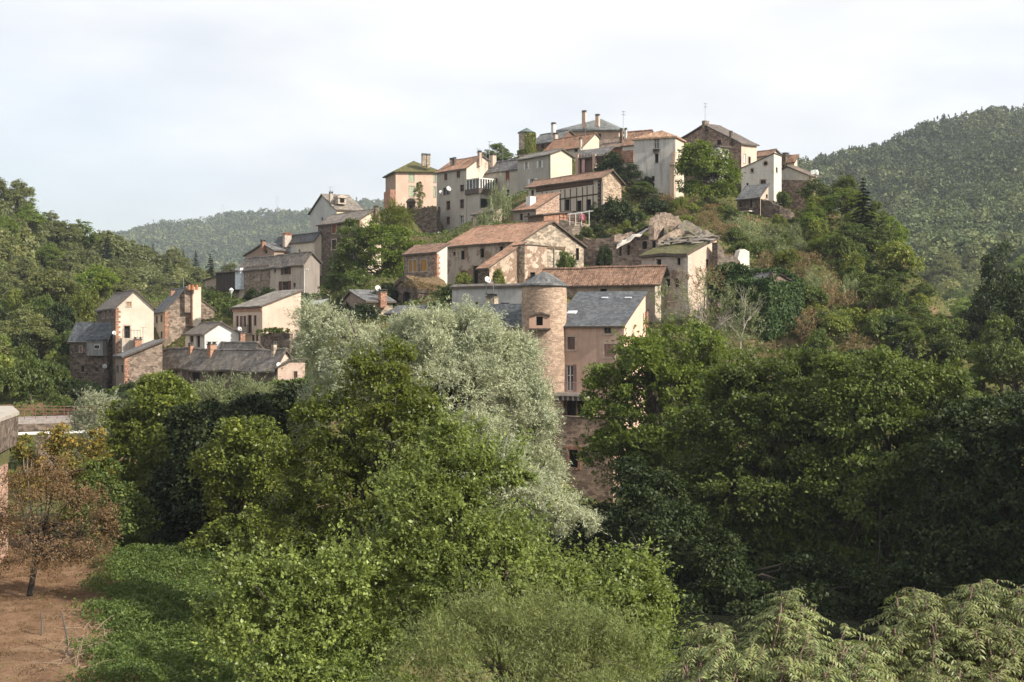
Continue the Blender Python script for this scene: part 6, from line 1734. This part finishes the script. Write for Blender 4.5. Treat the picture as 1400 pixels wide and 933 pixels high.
while k < 34:
    px = rng.uniform(-60, 175); Y = rng.uniform(150, 262); x = (px - 700) / F * Y
    if px > 70 and Y < 215: continue
    k += 1; kd = rng.choices(['hill_tree', 'tall_tree', 'pale_tree'], [6, 2, 2])[0]; ht = rng.uniform(6, 9)
    place(kd, 'woodland_tree', SPUR[kd][0], 'tree', x, Y, ht, ht * rng.uniform(.8, 1), SPUR[kd][1], rng, h1(x, Y) - .8)
# ---- nearer trees of the right valley
VAL = {'hill_tree': ('round leafy tree in the valley right of the hill', 'round trees of the right valley'), 'mid_tree': ('bushy green tree in the valley right of the hill', 'bushy trees of the right valley'), 'pale_tree': ('light green tree in the valley right of the hill', 'light trees of the right valley'), 'dark_tree': ('dark leafy tree in the valley right of the hill', 'dark trees of the right valley')}
rng = random.Random(72); n = 0
for p in scatter_loft(RH, (.10, .60), (.0, .22), 9.5, rng, 62):
    px = 700 + p[0] / p[1] * F
    if px > 1460: continue
    kd = rng.choices(['hill_tree', 'mid_tree', 'pale_tree', 'dark_tree'], [5, 3, 2, 2])[0]; ht = rng.uniform(9, 13)
    place(kd, 'woodland_tree', VAL[kd][0], 'tree', p[0], p[1], ht, ht * rng.uniform(.75, 1.0), VAL[kd][1], rng, p[2] - .5)
rng = random.Random(73)
for k in range(26):                              # valley floor between the hill and the far slope
    px = rng.uniform(1250, 1430); Y = rng.uniform(165, 300); x = (px - 700) / F * Y; kd = rng.choice(['hill_tree', 'mid_tree', 'pale_tree', 'dark_tree']); ht = rng.uniform(7, 12)
    place(kd, 'woodland_tree', VAL[kd][0], 'tree', x, Y, ht, ht * rng.uniform(.8, 1.05), VAL[kd][1], rng, min(h1(x, Y), -9))
for k, (px, top, w, Y, kd, lab) in enumerate(((1400, 380, 90, 140, 'dark_tree', 'dark crowded tree touching the right edge of the view'), (1370, 430, 80, 125, 'mid_tree', 'green crowded tree below the dark trees of the right edge'), (1410, 520, 100, 112, 'dark_tree', 'low dark tree at the right edge above the shadowed bank'), (1340, 450, 60, 150, 'pale_tree', 'light tree squeezed between dark trees near the right edge'), (1372, 335, 80, 160, 'dark_tree', 'big dark tree at the right edge above the bank'), (1352, 400, 80, 140, 'dark_tree', 'dark round tree left of the big right edge tree'), (1390, 470, 90, 128, 'mid_tree', 'green tree at the right edge below the big dark one'), (1345, 500, 60, 130, 'pale_tree', 'light tree before the dark trees of the right edge'), (1300, 480, 60, 150, 'mid_tree', 'green tree where the right shoulder meets the valley'), (1290, 430, 60, 175, 'dark_tree', 'dark tree on the end of the right shoulder'))):
    place_px(kd, 'tree', lab, 'tree', px, top, w, Y, None, random.Random(740 + k))

# ---- far woods that read as one mass
def wood_mass(name, S_, u, v, n, size, kfun, seed, per=70, leaf=1.7, mat='far'):
    r = np.random.default_rng(seed); nv, nu = S_.shape[:2]
    a = r.uniform(u[0], u[1], n) * (nu - 1.001); b = r.uniform(v[0], v[1], n) * (nv - 1.001); i, j = b.astype(int), a.astype(int); fb, fa = (b - i)[:, None], (a - j)[:, None]
    p = S_[i, j] * (1 - fb) * (1 - fa) + S_[i + 1, j] * fb * (1 - fa) + S_[i, j + 1] * (1 - fb) * fa + S_[i + 1, j + 1] * fb * fa
    px = 700 + p[:, 0] / p[:, 1] * F; k_ = (px > -60) & (px < 1480); p = p[k_]; n = len(p); con = kfun(p, r)
    big = np.array([mnoise.noise(Vector((a_ * .02, b_ * .02, 4))) for a_, b_ in p[:, :2]]); s = size * np.clip(.55 + .8 * r.random(n) ** 1.5 + big * .35, .4, 1.7); e = unit(r.normal(size=(n, per, 3))); e[..., 2] = np.abs(e[..., 2]) * 1.1 - .15; rr = .75 + .3 * r.random((n, per))
    q = e * rr[..., None] * s[:, None, None] * np.array([1, 1, 1.05]); q[..., 2] += s[:, None] * .9
    t = r.random((n, per)); an = r.random((n, per)) * 6.283; cw = (1 - t) * .5 * s[:, None]
    qc = np.stack([np.cos(an) * cw, np.sin(an) * cw, t * s[:, None] * 2.05 + .3], -1)
    q = np.where(con[:, None, None], qc, q)
    nrm = unit(np.where(con[:, None, None], np.stack([np.cos(an), np.sin(an), .5 + 0 * an], -1), e) + np.array([0, 0, .25]) + r.normal(0, .22, q.shape))
    ax = unit(r.normal(size=q.shape)); base = np.where(con, .08 + .1 * r.random(n), .25 + .6 * r.random(n))
    nz = np.array([mnoise.noise(Vector((a_ * .012, b_ * .012, 1))) for a_, b_ in p[:, :2]]); base = np.where(con, base, base + nz * .6 + big * .3)
    v_ = np.clip(base[:, None] + r.normal(0, .07, (n, per)), 0, 1).reshape(-1)
    C = (p[:, None, :] + q).reshape(-1, 3); L_ = np.repeat(s * np.where(con, .6, 1.0), per) / size * leaf * (.6 + .7 * r.random(n * per))
    me = quad_mesh(name, quads(C, ax.reshape(-1, 3), nrm.reshape(-1, 3), L_, L_ * .8, .1), v_, LM[mat])
    o = bpy.data.objects.new(name, me); COL.objects.link(o); o['kind'] = 'stuff'
def rh_kind(p, r):
    f = (p[:, 1] - 620) / 300 + .35 * np.array([mnoise.noise(Vector((a * .008, b * .008, 7))) for a, b in p[:, :2]])
    return r.random(len(p)) < np.clip(f, .03, .6)
wood_mass('woodland', RH, (.0, .82), (.20, .46), 3200, 4.3, rh_kind, 81, 210, 1.05)
wood_mass('woodland', RH, (.0, .82), (.46, .80), 8200, 4.0, rh_kind, 83, 70, 1.6)
wood_mass('woodland', LH, (.15, .99), (.0, .78), 900, 2.9, lambda p, r: r.random(len(p)) < .06, 84, 320, .62, 'hill')
wood_mass('woodland', RH, (.05, .8), (.0, .22), 700, 3.6, lambda p, r: r.random(len(p)) < .05, 85, 300, .75, 'hill')
wood_mass('woodland', FH, (.05, .95), (.0, .72), 12000, 6.0, lambda p, r: r.random(len(p)) < .1, 82, 40, 3.0)

# ---- ground cover
def cover(name, n, area, mat, L, W, seed, lift=.25, up=.6, clump=.5, cond=None):
    r = np.random.default_rng(seed); x = r.uniform(area[0], area[1], n); y = r.uniform(area[2], area[3], n)
    if cond is not None: k = cond(x, y); x, y = x[k], y[k]
    z = np.concatenate([Hn(x[i:i + 20000], y[i:i + 20000]) for i in range(0, len(x), 20000)])
    hgt = np.array([mnoise.noise(Vector((a * clump, b * clump, seed))) for a, b in zip(x, y)]) * .5 + .5 + .35 * np.array([mnoise.noise(Vector((a * clump * 3, b * clump * 3, seed))) for a, b in zip(x, y)])
    p = np.stack([x, y, z + lift * np.clip(hgt, 0, 1.4) * (.55 + .5 * r.random(len(x)))], 1)
    nr = unit(np.array([0, 0, up]) + r.normal(0, .5, p.shape)); ax = unit(r.normal(size=p.shape) + np.array([0, 0, .3 if up > .4 else 1.5]))
    s_ = .6 + .8 * r.random(len(p))
    o = bpy.data.objects.new(name, quad_mesh(name, quads(p, ax, nr, L * s_, W * s_, .1), np.clip(r.normal(.5, .22, len(p)), 0, 1), LM[mat])); COL.objects.link(o); o['kind'] = 'stuff'
edge = lambda x, y: x > -14.9 - (y - 50) * .27 + .5 * np.sin(y * .9) + np.random.default_rng(5).normal(0, .45, len(np.atleast_1d(x)))
cover('brambles', 520000, (-27, -5, 40, 92), 'bramble', .11, .085, 91, 1.05, .6, .42, edge)
cover('dry_grass', 150000, (-44, -14, 42, 82), 'brown', .16, .022, 92, .2, .3, .8, lambda x, y: ~edge(x + .8, y))
cover('leaf_litter', 220000, (-44, -13, 42, 84), 'brown', .085, .055, 96, .09, 1.0, .8, lambda x, y: ~edge(x + .3, y))
cover('weeds', 9000, (-44, -13, 42, 82), 'mid', .14, .05, 95, .22, .4, .8, lambda x, y: (np.array([mnoise.noise(Vector((a * .35, b * .35, 9))) for a, b in zip(x, y)]) > .18) & ~edge(x + .5, y))
cover('undergrowth', 150000, (-95, 110, 105, 262), 'mid', .42, .22, 93, .8, .5, .2)
cover('dry_undergrowth', 60000, (10, 110, 110, 240), 'dry', .45, .10, 94, .7, .3, .15)

# ---- left edge: pier building, little bridge, field edge
pb = empty('stone_building', P(0, 760, 78), 0, 'corner of a stone ledged building with a brick pier at the left edge', 'building'); o = pb.location
def prism(mb, pts, z0, z1, mat=0):
    n = len(pts); lo = [Vector((x, y, z0)) for x, y in pts]; hi = [Vector((x, y, z1)) for x, y in pts]
    mb.poly(hi, mat); mb.poly(lo[::-1], mat)
    for i in range(n): mb.poly([lo[i], lo[(i + 1) % n], hi[(i + 1) % n], hi[i]], mat)
def fpt(px, Y): return ((px - 700) / F * Y - o.x, Y - o.y)
zt = -97 / F * 82 - o.z
m = MB(); prism(m, [fpt(-150, 50), fpt(25, 82), fpt(16, 89), fpt(-150, 89)], zt - 1.85, zt - .17); m.build('wall', st_dark(), pb)
m = MB(); prism(m, [fpt(-150, 49.9), fpt(26.5, 82), fpt(17, 89.3), fpt(-150, 89.3)], zt - .17, zt + .02); m.build('coping', flat('coping_stone', (.36, .32, .27)), pb)
m = MB(); prism(m, [fpt(-60, 66), fpt(11, 78), fpt(7, 82), fpt(-60, 82)], zt - 10, zt - 2.7); m.build('brick_pier', stone((.36, .20, .145), (.46, .28, .20), (.42, .33, .26), .4, .16), pb)
m = MB(); prism(m, [fpt(-100, 60), fpt(13, 79.5), fpt(8, 85), fpt(-100, 85)], zt - 2.7, zt - 1.85); m.build('lintel', flat('moss_stone', (.10, .10, .04)), pb)
gr = empty('bridge', P(20, 590, 112), 0, 'little bridge with a red iron railing behind the turning tree at the left edge', 'bridge'); o = gr.location
m = MB(); A = P(-60, 576, 112) - o; B = P(150, 576, 118) - o
def along(mb, a, b, w, z0, z1, mat=0):
    d = (b - a); d.z = 0; d.normalize(); n = Vector((d.y, -d.x, 0))
    pts = [a + n * 0, b + n * 0, b - n * w, a - n * w]; prism(mb, [(p.x, p.y) for p in pts], z0, z1, mat)
along(m, A, B, 5, A.z - .95, A.z, 0); m.build('deck', flat('road_edge', (.26, .23, .21)), gr)
m = MB(); along(m, A + Vector((0, -.25, 0)), B + Vector((0, -.25, 0)), .24, A.z - .9, A.z - .35); m.build('parapet', st_dark(), gr)
m = MB(); along(m, A + Vector((0, -.5, 0)), B + Vector((0, -.5, 0)), .6, A.z - 1.2, A.z - 1.0); m.build('girder', flat('white_girder', (.66, .65, .62)), gr)
for nm, dy in (('railing', .1), ('railing', 4.7)):
    m = MB(); a = A + Vector((0, dy, 0)); b = B + Vector((0, dy, 0)); n = 15
    for k in range(n):
        p = a.lerp(b, k / (n - 1)); m.tube([p, p + Vector((0, 0, 1.05))], .03, 5)
    for dz in (.35, .7, 1.02): m.tube([a + Vector((0, 0, dz)), b + Vector((0, 0, dz))], .02, 5)
    m.build(nm, flat('red_iron', (.19, .085, .065), .6), gr)
m = MB(); along(m, A + Vector((6, 1, 0)), A + Vector((7.5, 1, 0)), 3, A.z - 7, A.z - 1.3); m.build('pier', st_brown(), gr)
for k, (pa, pb_, lab) in enumerate((((85, 838, 56), (97, 882, 53), 'grey broken fence post leaning at the edge of the dry field'), ((56, 836, 58), (57, 846, 57.5), 'short thin stake standing in the dry field'))):
    t_, b_ = P(*pa), P(*pb_); b_.z = h1(b_.x, b_.y); o = empty('stake', b_, 0, lab, 'post'); m = MB(); m.tube([Vector((0, 0, -.3)), (t_ - b_) * .5 + Vector((.03, 0, 0)), t_ - b_], [.05, .045, .03], 6); m.build('post', flat('weathered_wood', (.10, .085, .07), .9), o)
br_ = empty('brushwood', P(105, 880, 53), 0, 'tangle of cut dead branches along the field edge by the brambles', 'brushwood'); br_.location.z = h1(br_.location.x, br_.location.y); rng = random.Random(5); m = MB()
for k in range(90):
    y = rng.uniform(-3.5, 4); x = -.16 * y + rng.gauss(.2, .45); z = rng.uniform(.1, .7); d = Vector((rng.gauss(0, .5), rng.gauss(0, .6), rng.gauss(.1, .4)))
    m.tube([(x, y, z), Vector((x, y, z)) + d * .5 + Vector((0, 0, .06)), Vector((x, y, z)) + d], [.02, .015, .006], 4)
m.build('branches', flat('cut_branches', (.22, .16, .11), .9), br_)

# ---- pylons on the far ridge
for k, (px, py, ht) in enumerate(((304.5, 299, 24), (379, 290.5, 27))):
    Y = 2480; b = P(px, py, Y); o = empty('pylon', b, 0, ('first faint lattice pylon, standing lower on the far ridge', 'second faint lattice pylon, higher on the far ridge towards the village')[k], 'pylon'); m = MB(); w = 3.2
    for s in (-1, 1): m.tube([(s * w * .5, 0, -8), (s * w * .22, 0, ht * .45), (s * w * .75, 0, ht * .72), (s * w * .5, 0, ht)], .28, 4)
    m.tube([(-w * .5, 0, ht), (w * .5, 0, ht)], .28, 4); m.tube([(-w * .22, 0, ht * .45), (w * .22, 0, ht * .45)], .25, 4)
    for j in range(4): m.tube([(-w * (.5 - .07 * j), 0, ht * .1 * j), (w * (.45 - .07 * j), 0, ht * .1 * (j + 1))], .2, 4)
    m.build('lattice', flat('pylon_steel', (.33, .34, .36), .5), o)


# ---- the air of the valley
m = NT('haze_air'); pv = m.n('ShaderNodeVolumePrincipled'); pv.inputs['Color'].default_value = (.80, .88, 1.0, 1); pv.inputs['Density'].default_value = .000125; pv.inputs['Anisotropy'].default_value = .2
m.l(pv.outputs[0], m.out.inputs['Volume'])
mb = MB(); mb.box(-1700, 1300, -60, 3250, -60, 400); hz = mb.build('haze', m.mat); hz['kind'] = 'stuff'


# ================================================================== camera, sun, sky
cam = bpy.data.cameras.new('camera'); co = bpy.data.objects.new('camera', cam); COL.objects.link(co)
cam.sensor_width = 36; cam.lens = 36 * F / 1400; cam.clip_end = 20000; cam.clip_start = .1
co.location = (0, 0, 0); co.rotation_euler = (math.radians(90), 0, 0)
SC.camera = co
EL = math.radians(34); AZ = math.atan2(.88, -.46)      # sun to the right and a little behind the camera
S = Vector((math.sin(AZ) * math.cos(EL), math.cos(AZ) * math.cos(EL), math.sin(EL)))
sun = bpy.data.lights.new('sun', 'SUN'); sun.energy = 4.5; sun.angle = math.radians(.6); sun.color = (1, .925, .81)
so = bpy.data.objects.new('sun', sun); COL.objects.link(so); so.rotation_euler = S.to_track_quat('Z', 'Y').to_euler()
W = bpy.data.worlds.new('World'); SC.world = W; W.use_nodes = True
t = W.node_tree; t.nodes.clear()
def N(ty): return t.nodes.new(ty)
out = N('ShaderNodeOutputWorld'); bg = N('ShaderNodeBackground'); sky = N('ShaderNodeTexSky')
sky.sky_type = 'NISHITA'; sky.sun_disc = False; sky.sun_elevation = EL; sky.sun_rotation = AZ
sky.dust_density = 2.0
tc = N('ShaderNodeTexCoord'); mp = N('ShaderNodeMapping'); mp.inputs['Scale'].default_value = (1.0, 1.0, 3.2); mp.inputs['Location'].default_value = (3.1, 1.7, .4)
nz = N('ShaderNodeTexNoise'); nz.inputs['Scale'].default_value = 2.2; nz.inputs['Detail'].default_value = 7; nz.inputs['Roughness'].default_value = .55
t.links.new(tc.outputs['Generated'], mp.inputs[0]); t.links.new(mp.outputs[0], nz.inputs['Vector'])
rp = N('ShaderNodeValToRGB'); rp.color_ramp.elements[0].position = .30; rp.color_ramp.elements[0].color = (.45, .45, .45, 1); rp.color_ramp.elements[1].position = .56
rp.color_ramp.elements[1].color = (.96, .96, .96, 1)
t.links.new(nz.outputs['Fac'], rp.inputs[0])
nz2 = N('ShaderNodeTexNoise'); nz2.inputs['Scale'].default_value = 5; nz2.inputs['Detail'].default_value = 6
t.links.new(mp.outputs[0], nz2.inputs['Vector'])
rc2 = N('ShaderNodeValToRGB'); rc2.color_ramp.elements[0].position = .3; rc2.color_ramp.elements[0].color = (5.5, 5.55, 5.7, 1); rc2.color_ramp.elements[1].position = .7; rc2.color_ramp.elements[1].color = (6.8, 6.8, 6.8, 1)
t.links.new(nz2.outputs['Fac'], rc2.inputs[0])
mx = N('ShaderNodeMix'); mx.data_type = 'RGBA'
t.links.new(rp.outputs[0], mx.inputs[0]); t.links.new(sky.outputs[0], mx.inputs[6]); t.links.new(rc2.outputs[0], mx.inputs[7])
t.links.new(mx.outputs[2], bg.inputs[0]); bg.inputs[1].default_value = .1
t.links.new(bg.outputs[0], out.inputs[0])
vs_ = SC.view_settings; vs_.view_transform = 'Standard'; vs_.look = 'None'; vs_.gamma = 1; vs_.use_curve_mapping = False; vs_.exposure = 0.82
SC.cycles.use_denoising = True
SC.cycles.max_bounces = 6; SC.cycles.diffuse_bounces = 3; SC.cycles.glossy_bounces = 2; SC.cycles.transmission_bounces = 3; SC.cycles.transparent_max_bounces = 4
SC.cycles.use_adaptive_sampling = True; SC.cycles.adaptive_threshold = .02
SC.cycles.sample_clamp_indirect = 6
